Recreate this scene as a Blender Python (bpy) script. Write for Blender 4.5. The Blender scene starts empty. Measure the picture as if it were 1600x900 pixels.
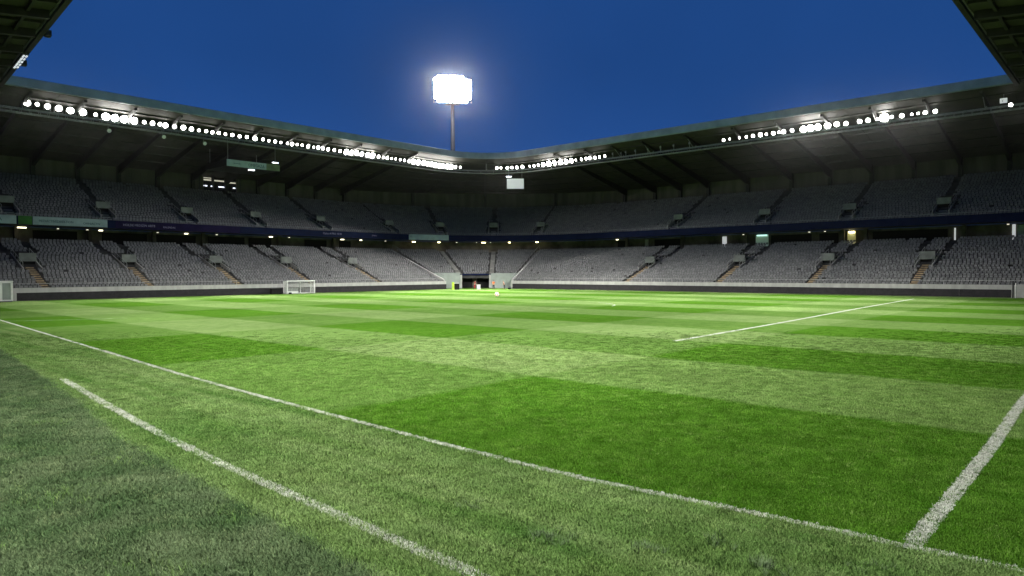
import bpy, bmesh, math, random
import numpy as np
from mathutils import Vector, Matrix
random.seed(7); rng = np.random.default_rng(7)
PI = math.pi
scene = bpy.context.scene
COL = scene.collection

# ------------------------------------------------------------------ camera
FPX, YAW, PITCH, ROLL = 1093.44, 0.736763, -0.0234718, -0.00320555
CAMH = 3.8
fw = Vector((math.cos(YAW) * math.cos(PITCH), math.sin(YAW) * math.cos(PITCH), math.sin(PITCH)))
rt0 = Vector((math.sin(YAW), -math.cos(YAW), 0))
up0 = rt0.cross(fw)
rt = rt0 * math.cos(ROLL) + up0 * math.sin(ROLL)
up = -rt0 * math.sin(ROLL) + up0 * math.cos(ROLL)
cd = bpy.data.cameras.new('camera')
cam = bpy.data.objects.new('camera', cd); COL.objects.link(cam)
cam.matrix_world = Matrix(((rt.x, up.x, -fw.x, 0), (rt.y, up.y, -fw.y, 0), (rt.z, up.z, -fw.z, CAMH), (0, 0, 0, 1)))
cd.sensor_width = 36; cd.sensor_fit = 'HORIZONTAL'; cd.lens = 36 * FPX / 1600
cd.clip_start = 0.1; cd.clip_end = 3000
scene.camera = cam

# ------------------------------------------------------------------ sky (dusk), exposure
w = bpy.data.worlds.new('World'); scene.world = w; w.use_nodes = True
nt = w.node_tree; nt.nodes.clear()
tc = nt.nodes.new('ShaderNodeTexCoord'); sep = nt.nodes.new('ShaderNodeSeparateXYZ')
nt.links.new(tc.outputs['Generated'], sep.inputs[0])
rp = nt.nodes.new('ShaderNodeValToRGB'); rp.color_ramp.interpolation = 'EASE'
rp.color_ramp.elements[0].position = 0.0; rp.color_ramp.elements[0].color = (0.024, 0.092, 0.325, 1)
rp.color_ramp.elements[1].position = 0.75; rp.color_ramp.elements[1].color = (0.008, 0.034, 0.135, 1)
e = rp.color_ramp.elements.new(0.30); e.color = (0.0125, 0.061, 0.230, 1)
nt.links.new(sep.outputs['Z'], rp.inputs[0])
skn = nt.nodes.new('ShaderNodeTexNoise'); skn.inputs['Scale'].default_value = 3.0; skn.inputs['Detail'].default_value = 3
skm = nt.nodes.new('ShaderNodeMapRange'); skm.inputs[3].default_value = 0.80; skm.inputs[4].default_value = 1.20
nt.links.new(tc.outputs['Generated'], skn.inputs['Vector']); nt.links.new(skn.outputs[0], skm.inputs[0])
skx = nt.nodes.new('ShaderNodeVectorMath'); skx.operation = 'SCALE'
nt.links.new(rp.outputs[0], skx.inputs[0]); nt.links.new(skm.outputs[0], skx.inputs['Scale'])
bg = nt.nodes.new('ShaderNodeBackground'); bg.inputs[1].default_value = 1.0
wo = nt.nodes.new('ShaderNodeOutputWorld')
nt.links.new(skx.outputs[0], bg.inputs[0]); nt.links.new(bg.outputs[0], wo.inputs[0])
scene.view_settings.view_transform = 'Standard'; scene.view_settings.look = 'None'
scene.view_settings.exposure = 0.0; scene.view_settings.gamma = 1.0
scene.cycles.max_bounces = 5; scene.cycles.diffuse_bounces = 3; scene.cycles.glossy_bounces = 2
scene.cycles.transmission_bounces = 2; scene.cycles.transparent_max_bounces = 8; scene.cycles.volume_bounces = 0
scene.cycles.sample_clamp_indirect = 4.0; scene.cycles.use_light_tree = True
scene.cycles.caustics_reflective = False; scene.cycles.caustics_refractive = False
LAMP_W = 16800.0        # watts of one roof floodlight
NEAR_K = .50
THROW_K = 8.0
BLOOM_HAZE = .000011
MAST_W = 2500.0        # watts of one mast floodlight that is aimed at the pitch

# ------------------------------------------------------------------ materials
def nodes(name):
    m = bpy.data.materials.new(name); m.use_nodes = True
    n = m.node_tree; b = n.nodes['Principled BSDF']
    return m, n, b

def mat(name, c, rough=.7, metal=0, var=.15, scale=3.0, bump=0.0, spec=.4, streak=None, c2=None):
    m, n, b = nodes(name)
    b.inputs['Roughness'].default_value = rough; b.inputs['Metallic'].default_value = metal
    b.inputs['Specular IOR Level'].default_value = spec
    g = n.nodes.new('ShaderNodeNewGeometry'); t = n.nodes.new('ShaderNodeTexNoise')
    t.inputs['Scale'].default_value = scale; t.inputs['Detail'].default_value = 5
    if streak:
        mp = n.nodes.new('ShaderNodeVectorMath'); mp.operation = 'MULTIPLY'; mp.inputs[1].default_value = streak
        n.links.new(g.outputs['Position'], mp.inputs[0]); n.links.new(mp.outputs[0], t.inputs['Vector'])
    else:
        n.links.new(g.outputs['Position'], t.inputs['Vector'])
    r = n.nodes.new('ShaderNodeValToRGB')
    d = c2 if c2 else tuple(x * (1 - 2 * var) for x in c)
    e = tuple(min(1, x * (1 + var)) for x in c)
    r.color_ramp.elements[0].position = .3; r.color_ramp.elements[0].color = (*d, 1)
    r.color_ramp.elements[1].position = .7; r.color_ramp.elements[1].color = (*e, 1)
    n.links.new(t.outputs[0], r.inputs[0]); n.links.new(r.outputs[0], b.inputs['Base Color'])
    if bump:
        bp = n.nodes.new('ShaderNodeBump'); bp.inputs['Strength'].default_value = bump; bp.inputs['Distance'].default_value = .05
        n.links.new(t.outputs[0], bp.inputs['Height']); n.links.new(bp.outputs[0], b.inputs['Normal'])
    return m

def emis(name, c, s):
    m, n, b = nodes(name)
    b.inputs['Base Color'].default_value = (.8, .8, .8, 1)
    b.inputs['Emission Color'].default_value = (*c, 1); b.inputs['Emission Strength'].default_value = s
    return m

M = dict(
    concrete=mat('concrete', (.30, .30, .28), .85, var=.18, scale=.8, streak=(1, 1, .25)),
    pale=mat('pale_painted_concrete', (.40, .40, .39), .8, var=.10, scale=1.5, streak=(1, 1, .3)),
    terrace=mat('terrace_concrete', (.06, .06, .06), .9, var=.2, scale=.7),
    board=mat('dark_board', (.026, .024, .028), .75, var=.15, scale=2, spec=.25),
    tan=mat('tan_stair', (.36, .27, .155), .85, var=.25, scale=1.6),
    greygreen=mat('grey_green_wall', (.30, .34, .32), .8, var=.1, scale=.7),
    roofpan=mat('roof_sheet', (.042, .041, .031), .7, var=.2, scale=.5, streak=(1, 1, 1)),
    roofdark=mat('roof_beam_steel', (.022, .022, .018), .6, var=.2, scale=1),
    fascia=mat('roof_fascia', (.25, .30, .39), .55, var=.12, scale=.5),
    steel=mat('galvanised_steel', (.33, .34, .34), .45, metal=.4, var=.15, scale=4),
    darksteel=mat('dark_steel', (.05, .05, .052), .5, metal=.3, var=.15, scale=4),
    housing=mat('lamp_housing', (.09, .09, .09), .5, metal=.4),
    beige=mat('beige_back_wall', (.10, .096, .08), .85, var=.2, scale=.6, streak=(1, 1, .15)),
    conc_dark=mat('concourse_wall', (.13, .12, .10), .85, var=.3, scale=.4),
    black=mat('black_and_painted_shade', (.008, .008, .008), .9, var=.1),  # near-black puts the dark depth of openings into colour; also black gear
    navy=mat('navy_led_band', (.006, .012, .050), .8, var=.12, scale=.6, spec=.1),
    purple=mat('purple_led_band', (.015, .010, .052), .8, var=.12, scale=.6, spec=.1),
    palecyan=mat('pale_cyan_banner', (.36, .47, .49), .6, var=.08, scale=1),
    green=mat('green_banner', (.035, .16, .02), .6, var=.2, scale=.8),
    olive=mat('olive_banner', (.14, .19, .09), .6, var=.2, scale=.8),
    ink=mat('dark_teal_ink', (.05, .09, .12), .7, var=.1),
    letter=mat('pale_lettering', (.35, .33, .5), .7, var=.1),
    white=mat('white_paint', (.78, .79, .78), .5, var=.05, scale=2),
    vomgrey=mat('entrance_concrete', (.21, .225, .215), .85, var=.15, scale=1),
    polesteel=mat('dark_pole_paint', (.018, .022, .035), .7, var=.1, spec=.1),
)
def seatmat(name, c):
    m, n, b = nodes(name)
    b.inputs['Roughness'].default_value = .6; b.inputs['Specular IOR Level'].default_value = .3
    g = n.nodes.new('ShaderNodeNewGeometry'); t = n.nodes.new('ShaderNodeTexWhiteNoise')
    s = n.nodes.new('ShaderNodeVectorMath'); s.operation = 'SNAP'; s.inputs[1].default_value = (.55, .55, .4)
    n.links.new(g.outputs['Position'], s.inputs[0]); n.links.new(s.outputs[0], t.inputs['Vector'])
    r = n.nodes.new('ShaderNodeValToRGB')
    r.color_ramp.elements[0].color = (c[0] * .72, c[1] * .72, c[2] * .74, 1)
    r.color_ramp.elements[1].color = (c[0] * 1.2, c[1] * 1.2, c[2] * 1.18, 1)
    n.links.new(t.outputs[0], r.inputs[0]); n.links.new(r.outputs[0], b.inputs['Base Color'])
    return m
M['seat'] = seatmat('slate_seat_plastic', (.165, .168, .172))
M['lens'] = emis('floodlight_lens', (1.0, .97, .90), 45)
M['mastlens'] = emis('mast_floodlight_lens', (1.0, .98, .94), 70)
M['dimlens'] = mat('unlit_lens', (.5, .5, .5), .2)
M['warm'] = emis('warm_concourse_lamp', (1.0, .90, .62), 4)
M['dimwarm'] = emis('dim_concourse_lamp', (1.0, .92, .72), .9)
M['yellowlamp'] = emis('yellow_concourse_lamp', (1.0, .85, .40), 14)
M['cool'] = emis('cool_tube_lamp', (.85, .95, 1.0), 6)
M['litwin'] = emis('lit_window', (.8, .85, 1.0), 2.2)
M['dimtube'] = emis('dim_slat_lamp', (.85, .9, 1.0), .8)
M['litcream'] = emis('lit_cream_window', (1.0, .93, .75), .45)
M['litdoor'] = emis('lit_white_doorway', (.95, .98, 1.0), .45)
M['litgreen'] = emis('lit_green_room', (.25, .45, .33), .16)
M['litgreentube'] = emis('green_tube', (.55, 1.0, .85), 1.4)
M['lityellow'] = emis('lit_yellow_room', (.55, .5, .10), .28)

# --- turf colour: mowing bands in both directions, outer verge, wear; shared by sheet and blades
def math_(n, op, a, b=None, c=None):
    x = n.nodes.new('ShaderNodeMath'); x.operation = op
    for i, v in enumerate((a, b, c)):
        if v is None: continue
        if isinstance(v, (int, float)): x.inputs[i].default_value = v
        else: n.links.new(v, x.inputs[i])
    return x.outputs[0]
def mixc(n, f, a, b, mode='MIX'):
    x = n.nodes.new('ShaderNodeMix'); x.data_type = 'RGBA'; x.blend_type = mode
    if isinstance(f, (int, float)): x.inputs[0].default_value = f
    else: n.links.new(f, x.inputs[0])
    for i, v in ((6, a), (7, b)):
        if isinstance(v, tuple): x.inputs[i].default_value = (*v, 1)
        else: n.links.new(v, x.inputs[i])
    return x.outputs[2]
def noise(n, vec, scale, detail=3, mul=None, dist=0):
    if mul:
        k = n.nodes.new('ShaderNodeVectorMath'); k.operation = 'MULTIPLY'; k.inputs[1].default_value = mul
        n.links.new(vec, k.inputs[0]); vec = k.outputs[0]
    t = n.nodes.new('ShaderNodeTexNoise'); t.inputs['Scale'].default_value = scale; t.inputs['Detail'].default_value = detail
    t.inputs['Distortion'].default_value = dist
    n.links.new(vec, t.inputs['Vector']); return t.outputs[0]
def ramp(n, f, p0, p1):
    x = n.nodes.new('ShaderNodeMapRange'); x.inputs[1].default_value = p0; x.inputs[2].default_value = p1
    n.links.new(f, x.inputs[0]); return x.outputs[0]
def turf(name, blade=False, verge=False, white=False):
    m, n, b = nodes(name)
    g = n.nodes.new('ShaderNodeNewGeometry'); pos = g.outputs['Position']
    sp = n.nodes.new('ShaderNodeSeparateXYZ'); n.links.new(pos, sp.inputs[0])
    A_, B_ = sp.outputs['X'], sp.outputs['Y']
    w1 = math_(n, 'MULTIPLY', math_(n, 'SUBTRACT', noise(n, pos, .35, 3), .5), .5)
    w2 = math_(n, 'MULTIPLY', math_(n, 'SUBTRACT', noise(n, pos, 2.2, 4), .5), .45)
    a = math_(n, 'MAXIMUM', math_(n, 'ADD', A_, math_(n, 'ADD', w1, w2)), 12.4); bb = math_(n, 'MAXIMUM', math_(n, 'ADD', B_, math_(n, 'ADD', w1, w2)), 3.6)
    # bands of constant X (7.7 m) and of constant Y (13.6 m)
    sa = math_(n, 'SINE', math_(n, 'MULTIPLY', math_(n, 'SUBTRACT', a, 11.6), PI / 7.7))
    sb = math_(n, 'SINE', math_(n, 'MULTIPLY', math_(n, 'SUBTRACT', bb, 2.8), PI / 13.6))
    da = ramp(n, sa, -.08, .08); db = ramp(n, sb, -.05, .05)
    dark = math_(n, 'ADD', math_(n, 'MULTIPLY', da, .62), math_(n, 'MULTIPLY', db, .38))
    big = ramp(n, noise(n, pos, .12, 3), .3, .7)
    mid = ramp(n, noise(n, pos, 1.3, 6, dist=.6), .3, .72)
    fine = ramp(n, noise(n, pos, 22, 5), .34, .66)
    light_c = mixc(n, mid, (.140, .232, .066), (.205, .302, .106))
    dark_c = mixc(n, mid, (.050, .138, .011), (.078, .178, .020))
    inner = mixc(n, dark, light_c, dark_c)
    # rough outer band beside the touchline, with long streaks along it
    st = ramp(n, noise(n, pos, .9, 6, mul=(1.7, .16, 1), dist=.5), .32, .68)
    st2 = ramp(n, noise(n, pos, 1.1, 6, dist=.8), .3, .7)
    oc = mixc(n, st, (.066, .148, .032), (.168, .252, .092))
    oc = mixc(n, math_(n, 'MULTIPLY', st2, .55), oc, (.095, .165, .040))
    edge = n.nodes.new('ShaderNodeFloatCurve')       # X of the touchline as a function of Y / 130
    cv = edge.mapping.curves[0]; pts = [(0, 10.8), (2.3, 10.7), (4.3, 10.6), (7.8, 10.3), (13.6, 10.4), (25.6, 10.9), (38.9, 11.9), (69, 14.1), (130, 18.6)]
    cv.points[0].location = (0, 10.8 / 20); cv.points[1].location = (1, 18.6 / 20)
    for y, x in pts[1:-1]: cv.points.new(y / 130, x / 20)
    edge.mapping.update()
    n.links.new(math_(n, 'DIVIDE', B_, 130.0), edge.inputs['Value'])
    tl = math_(n, 'MULTIPLY', edge.outputs[0], 20.0)
    isout = ramp(n, math_(n, 'SUBTRACT', tl, A_), -.02, .02)
    col = mixc(n, isout, inner, oc)
    if verge:
        v1 = ramp(n, noise(n, pos, .8, 6, dist=.5), .3, .7)
        col = mixc(n, v1, (.044, .086, .032), (.105, .148, .074))
    shade = n.nodes.new('ShaderNodeMapRange'); shade.inputs[3].default_value = .50 if not blade else .85
    shade.inputs[4].default_value = 1.45 if not blade else 1.25
    n.links.new(fine, shade.inputs[0])
    bg2 = n.nodes.new('ShaderNodeMapRange'); bg2.inputs[3].default_value = .86; bg2.inputs[4].default_value = 1.12
    n.links.new(big, bg2.inputs[0])
    f = math_(n, 'MULTIPLY', shade.outputs[0], bg2.outputs[0])
    if blade:
        oi = n.nodes.new('ShaderNodeObjectInfo')
        rr = n.nodes.new('ShaderNodeMapRange'); rr.inputs[3].default_value = .6; rr.inputs[4].default_value = 1.7
        n.links.new(oi.outputs['Random'], rr.inputs[0]); f = math_(n, 'MULTIPLY', f, rr.outputs[0])
        dry = ramp(n, oi.outputs['Random'], .93, .99)
        col = mixc(n, math_(n, 'MULTIPLY', dry, .3), col, (.24, .26, .12))
    vm = n.nodes.new('ShaderNodeVectorMath'); vm.operation = 'SCALE'
    n.links.new(col, vm.inputs[0]); n.links.new(f, vm.inputs['Scale'])
    out = vm.outputs[0]
    if white:
        wn = ramp(n, noise(n, pos, 30, 3), .33, .50) ; wp = ramp(n, noise(n, pos, 1.6, 4), .36, .52)
        k = math_(n, 'MULTIPLY', wn, math_(n, 'ADD', math_(n, 'MULTIPLY', wp, .5), .5))
        out = mixc(n, k, out, (.60, .64, .57))
    n.links.new(out, b.inputs['Base Color'])
    b.inputs['Roughness'].default_value = .85 if not blade else .6
    b.inputs['Specular IOR Level'].default_value = .0
    if blade:
        uv = n.nodes.new('ShaderNodeVectorMath'); uv.inputs[1].default_value = (0, 0, 1.1); nz = n.nodes.new('ShaderNodeVectorMath'); nz.operation = 'NORMALIZE'
        n.links.new(g.outputs['Normal'], uv.inputs[0]); n.links.new(uv.outputs[0], nz.inputs[0]); n.links.new(nz.outputs[0], b.inputs['Normal'])
    if not blade:
        bp = n.nodes.new('ShaderNodeBump'); bp.inputs['Strength'].default_value = .2; bp.inputs['Distance'].default_value = .02
        hgt = math_(n, 'ADD', fine, math_(n, 'MULTIPLY', mid, .6))
        n.links.new(hgt, bp.inputs['Height']); n.links.new(bp.outputs[0], b.inputs['Normal'])
    return m
M['turf'] = turf('mown_turf'); M['verge'] = turf('verge_turf', verge=True)
M['blade'] = turf('grass_blades', blade=True); M['vblade'] = turf('verge_blades', blade=True, verge=True)
M['paint'] = turf('line_paint', white=True)
M['wblade'] = mat('painted_blades', (.64, .67, .60), .8, var=.2, scale=20, spec=.0)
_n = M['wblade'].node_tree; _g = _n.nodes.new('ShaderNodeNewGeometry'); _a = _n.nodes.new('ShaderNodeVectorMath'); _a.inputs[1].default_value = (0, 0, 1.6)
_z = _n.nodes.new('ShaderNodeVectorMath'); _z.operation = 'NORMALIZE'
_n.links.new(_g.outputs['Normal'], _a.inputs[0]); _n.links.new(_a.outputs[0], _z.inputs[0]); _n.links.new(_z.outputs[0], _n.nodes['Principled BSDF'].inputs['Normal'])

# ------------------------------------------------------------------ mesh helpers
ORG = {}
def org(o): return ORG.get(o.name, Vector((0, 0, 0))) if o else Vector((0, 0, 0))
def empty(name, loc=(0, 0, 0)):
    o = bpy.data.objects.new(name, None); COL.objects.link(o); o.location = loc; o.empty_display_size = .5
    ORG[o.name] = Vector(loc); return o
def tag(o, label=None, cat=None, group=None, kind=None):
    for k, v in (('label', label), ('category', cat), ('group', group), ('kind', kind)):
        if v: o[k] = v
    return o
class MB:
    def __init__(s): s.v = []; s.f = []; s.m = []
    def poly(s, pts, mi=0):
        b = len(s.v); s.v += [tuple(p) for p in pts]; s.f.append(tuple(range(b, b + len(pts)))); s.m.append(mi); return s
    def hexa(s, p, mi=0):      # p: 4 bottom points then 4 top points, same order
        b = len(s.v); s.v += [tuple(q) for q in p]
        for f in ((3, 2, 1, 0), (4, 5, 6, 7), (0, 1, 5, 4), (1, 2, 6, 5), (2, 3, 7, 6), (3, 0, 4, 7)):
            s.f.append(tuple(b + i for i in f)); s.m.append(mi)
        return s
    def box(s, x0, x1, y0, y1, z0, z1, mi=0):
        return s.hexa([(x0, y0, z0), (x1, y0, z0), (x1, y1, z0), (x0, y1, z0), (x0, y0, z1), (x1, y0, z1), (x1, y1, z1), (x0, y1, z1)], mi)
    def bar(s, p, q, r=.05, n=6, mi=0, r2=None):
        p = Vector(p); q = Vector(q); d = (q - p)
        if d.length < 1e-6: return s
        d.normalize(); a = d.orthogonal().normalized(); c = d.cross(a); r2 = r if r2 is None else r2
        b = len(s.v)
        for k in range(n):
            t = 2 * PI * k / n; s.v.append(tuple(p + (a * math.cos(t) + c * math.sin(t)) * r))
        for k in range(n):
            t = 2 * PI * k / n; s.v.append(tuple(q + (a * math.cos(t) + c * math.sin(t)) * r2))
        for k in range(n):
            l = (k + 1) % n; s.f.append((b + k, b + l, b + n + l, b + n + k)); s.m.append(mi)
        s.f.append(tuple(b + n - 1 - k for k in range(n))); s.m.append(mi)
        s.f.append(tuple(b + n + k for k in range(n))); s.m.append(mi); return s
    def sweep(s, prof, stations, closed=True, mi=0, caps=True):
        # prof: (off, z) points; stations: (ox, oy, nx, ny) frames
        n = len(prof); b = len(s.v)
        for (ox, oy, nx, ny) in stations:
            for (o, z) in prof: s.v.append((ox + nx * o, oy + ny * o, z))
        for i in range(len(stations) - 1):
            for k in range(n if closed else n - 1):
                l = (k + 1) % n
                s.f.append((b + i * n + k, b + i * n + l, b + (i + 1) * n + l, b + (i + 1) * n + k)); s.m.append(mi)
        if closed and caps:
            s.f.append(tuple(b + k for k in range(n))[::-1]); s.m.append(mi)
            q = b + (len(stations) - 1) * n; s.f.append(tuple(q + k for k in range(n))); s.m.append(mi)
        return s
    def build(s, name, mats, parent=None, smooth=False, loc=None):
        me = bpy.data.meshes.new(name)
        o0 = Vector(loc) if loc is not None else org(parent)
        V = np.array(s.v, dtype=np.float64) - np.array(o0)
        me.from_pydata(V.tolist(), [], s.f)
        for m_ in (mats if isinstance(mats, (list, tuple)) else [mats]): me.materials.append(m_)
        if any(s.m): me.polygons.foreach_set('material_index', s.m)
        if smooth: me.polygons.foreach_set('use_smooth', [True] * len(me.polygons))
        me.update()
        bm = bmesh.new(); bm.from_mesh(me); bmesh.ops.recalc_face_normals(bm, faces=bm.faces); bm.to_mesh(me); bm.free()
        o = bpy.data.objects.new(name, me); COL.objects.link(o)
        if parent:
            o.parent = parent; o.location = o0 - org(parent)
        else: o.location = o0
        ORG[o.name] = o0
        return o
def inst(name, me, parent, loc, rz=0, scale=None):
    o = bpy.data.objects.new(name, me); COL.objects.link(o); o.parent = parent
    o.location = Vector(loc) - org(parent); o.rotation_euler[2] = rz
    if scale: o.scale = scale
    ORG[o.name] = Vector(loc); return o
def text_mesh(name, body, size, m, parent, loc, xdir, zrot=None, depth=.01, align='LEFT', sx=1.0):
    cu = bpy.data.curves.new(name, 'FONT'); cu.body = body; cu.size = size; cu.extrude = depth; cu.align_x = align; cu.resolution_u = 2
    to = bpy.data.objects.new('tmp', cu); COL.objects.link(to)
    dg = bpy.context.evaluated_depsgraph_get(); me = bpy.data.meshes.new_from_object(to.evaluated_get(dg))
    bpy.data.objects.remove(to)
    me.materials.clear(); me.materials.append(m)
    o = bpy.data.objects.new(name, me); COL.objects.link(o); o.parent = parent
    x = Vector((xdir[0], xdir[1], 0)).normalized(); z = Vector((0, 0, 1)); y = z
    nrm = x.cross(y)
    R_ = Matrix((x, y, nrm)).transposed().to_4x4()
    for v in me.vertices: v.co.x *= sx
    o.matrix_local = Matrix.Translation(Vector(loc) - org(parent)) @ R_
    return o

# ------------------------------------------------------------------ bowl path
A0, B0 = 116.85, 113.87
def frame(s, R=14.0):
    """station of the bowl's front wall line: origin and outward normal"""
    cx, cy = A0 - R, B0 - R
    if s <= cx: return (s, B0, 0.0, 1.0)
    if s < cx + R * PI / 2:
        t = PI / 2 - (s - cx) / R; c_, s_ = math.cos(t), math.sin(t)
        return (cx + R * c_, cy + R * s_, c_, s_)
    return (A0, cy - (s - cx - R * PI / 2), 1.0, 0.0)
def P(s, off, z, R=14.0):
    ox, oy, nx, ny = frame(s, R); return Vector((ox + nx * off, oy + ny * off, z))
def LP(s, t, off, z, R=14.0):       # local box coordinates: t along the wall, off outwards
    ox, oy, nx, ny = frame(s, R); tx, ty = ny, -nx
    return Vector((ox + nx * off + tx * t, oy + ny * off + ty * t, z))
def lbox(mb, s, t0, t1, o0, o1, z0, z1, R=14.0, mi=0, z0b=None, z1b=None):
    z0b = z0 if z0b is None else z0b; z1b = z1 if z1b is None else z1b
    return mb.hexa([LP(s, t0, o0, z0, R), LP(s, t1, o0, z0, R), LP(s, t1, o1, z0b, R), LP(s, t0, o1, z0b, R),
                    LP(s, t0, o0, z1, R), LP(s, t1, o0, z1, R), LP(s, t1, o1, z1b, R), LP(s, t0, o1, z1b, R)], mi)
def stations(s0, s1, R=14.0, step=1.4):
    cx = A0 - R; e = cx + R * PI / 2; out = [s0]
    if s0 < e and s1 > cx:
        a, b = max(s0, cx), min(s1, e); n = max(2, int(math.ceil((b - a) / step)))
        out += [a + (b - a) * k / n for k in range(n + 1)]
    out.append(s1)
    res = []
    for q in out:
        if not res or abs(q - res[-1]) > 1e-4: res.append(q)
    return [frame(q, R) for q in res]
SC, SE = 102.85, 124.84; G0, GE = 104.0, 119.3            # where the corner begins and ends
NL, ND, NR_ = 24, .85, .32         # lower tier: rows, tread, rise
NU, UD, UR = 21, .80, .41          # upper tier
def lowz(i): return 1.3 + NR_ * i
def upz(i): return 12.55 + UR * i
def lowoff(i): return .8 + ND * i
def upoff(i): return 18.9 + UD * i
# x-marks along the path of the radial aisles
AL = [14.5, 29.0, 43.1, 57.6, 71.6, 87.0]
AR = [SE + (99.87 - b) for b in (76.7, 57.3, 41.2, 26.0, 11.0)]
AC = [G0, 109.3, 114.6, GE]        # corner aisles

# ---- seats: one mesh datum, and mass geometry made from the same shape
def seat_shape():
    mb = MB()
    mb.hexa([(-.23, -.02, .39), (.23, -.02, .39), (.21, .36, .36), (-.21, .36, .36), (-.23, -.04, .43), (.23, -.04, .43), (.21, .36, .40), (-.21, .36, .40)])
    mb.hexa([(-.23, .36, .47), (.23, .36, .47), (.23, .41, .47), (-.23, .41, .47), (-.19, .43, .77), (.19, .43, .77), (.19, .48, .77), (-.19, .48, .77)])
    return np.array(mb.v), mb.f
SV, SF = seat_shape()
me_seat = bpy.data.meshes.new('seat'); me_seat.from_pydata(SV.tolist(), [], SF); me_seat.materials.append(M['seat']); me_seat.update()
def seat_mass(name, places, parent):
    """places: list of (x, y, z, nx, ny)"""
    pl = np.array(places); n = len(pl); k = len(SV)
    tx, ty = pl[:, 4], -pl[:, 3]
    jit = rng.normal(0, .012, (n, 1)); sz = 1 + rng.normal(0, .02, (n, 1))
    X = pl[:, 0:1] + tx[:, None] * SV[None, :, 0] + pl[:, 3:4] * (SV[None, :, 1] + jit)
    Y = pl[:, 1:2] + ty[:, None] * SV[None, :, 0] + pl[:, 4:5] * (SV[None, :, 1] + jit)
    Z = pl[:, 2:3] + SV[None, :, 2] * sz
    o0 = org(parent)
    V = np.stack([X - o0.x, Y - o0.y, Z - o0.z], -1).reshape(-1, 3)
    F = (np.array(SF)[None] + (np.arange(n) * k)[:, None, None]).reshape(-1, 4)
    me = bpy.data.meshes.new(name); me.vertices.add(len(V)); me.vertices.foreach_set('co', V.ravel())
    me.loops.add(F.size); me.loops.foreach_set('vertex_index', F.ravel().astype(np.int32))
    me.polygons.add(len(F)); me.polygons.foreach_set('loop_start', np.arange(0, F.size, 4, dtype=np.int32))
    me.materials.append(M['seat']); me.update(calc_edges=True); me.shade_flat()
    o = bpy.data.objects.new(name, me); COL.objects.link(o); o.parent = parent; o['kind'] = 'stuff'; return o
def seat_places(s0, s1, rows, offf, zf, gaps, pitch=.54):
    """gaps: list of (s, halfwidth, row0, row1, radial) blocked stretches"""
    for c_ in (SC, SE):
        if s0 + .5 < c_ < s1 - .5: return seat_places(s0, c_, rows, offf, zf, gaps, pitch) + seat_places(c_, s1, rows, offf, zf, gaps, pitch)
    out = []
    for i in rows:
        ph = random.uniform(.15, .85)
        o = offf(i) + .15; z = zf(i)
        arc = s0 >= SC - 1e-3 and s1 <= SE + 1e-3
        scale = (14.0 + o) / 14.0 if arc else 1.0
        n = int((s1 - s0) * scale / pitch)
        for k in range(n):
            s = s0 + (k + ph) * (s1 - s0) / n
            if any(abs(s - g[0]) * scale < g[1] and g[2] <= i <= g[3] for g in gaps): continue
            if random.random() < .004: continue
            ox, oy, nx, ny = frame(s); out.append((ox + nx * o, oy + ny * o, z, nx, ny))
    return out

VL = (11, 16)    # rows a lower mouth cuts
VU = (4, 9)
def vomitory(root, s, front, zf, width, length, zopen, ztop, upper=False):
    """concrete entrance mouth: dark opening under a pale parapet, sloping side walls with rails"""
    h = width / 2
    v = empty_part('vomitory', root, P(s, front, zf))
    mb = MB(); lbox(mb, s, -h, h, front, front + .25, zopen, ztop); mb.build('parapet', M['vomgrey'], v)
    mb = MB(); lbox(mb, s, -h + .01, h - .01, front + .6, front + .7, zf, zopen + .3); mb.build('opening', M['black'], v)  # black slab stands in for the darkness inside the mouth
    mb = MB(); lbox(mb, s, -h, h, front + .25, front + length, ztop - .55, ztop - .4); mb.build('lid', M['concrete'], v)
    slope = (UR / UD) if upper else (NR_ / ND)
    for sg in (-1, 1):
        a, b = (h, h + .2) if sg > 0 else (-h - .2, -h)
        mb = MB(); lbox(mb, s, a, b, front - 2.6, front + length, zf - 1.4, zf + .25 - 2.6 * slope * .4, z0b=zf, z1b=ztop + .1)
        mb.build('side_wall', M['concrete'], v)
        mb = MB(); c_ = (a + b) / 2
        pts = [LP(s, c_, front - 2.5 + q * (length + 2.4) / 5, (zf + .25 - 1.0 * slope) + (ztop + .1 - zf - .25 + slope) * q / 5) for q in range(6)]
        for q in range(6):
            mb.bar(pts[q], pts[q] + Vector((0, 0, .75)), .03, 4)
            if q: mb.bar(pts[q - 1] + Vector((0, 0, .75)), pts[q] + Vector((0, 0, .75)), .035, 4)
        mb.build('handrail', M['steel'], v)
    return v
def empty_part(name, parent, loc):
    o = bpy.data.objects.new(name, None); COL.objects.link(o); o.parent = parent; o.location = Vector(loc) - org(parent)
    o.empty_display_size = .3; ORG[o.name] = Vector(loc); return o

def stair(root, s, r0, r1, offf, zf, d, r, m, w=.52):
    mb = MB()
    for i in range(r0, r1):
        for q in (0, 1):
            o = offf(i) - .25 + q * d / 2; z = zf(i) + q * r / 2
            lbox(mb, s, -w, w, o, o + d / 2 + .02, z - .3, z + .035 + .002 * q)
    return mb.build('stair', m, root)

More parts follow.
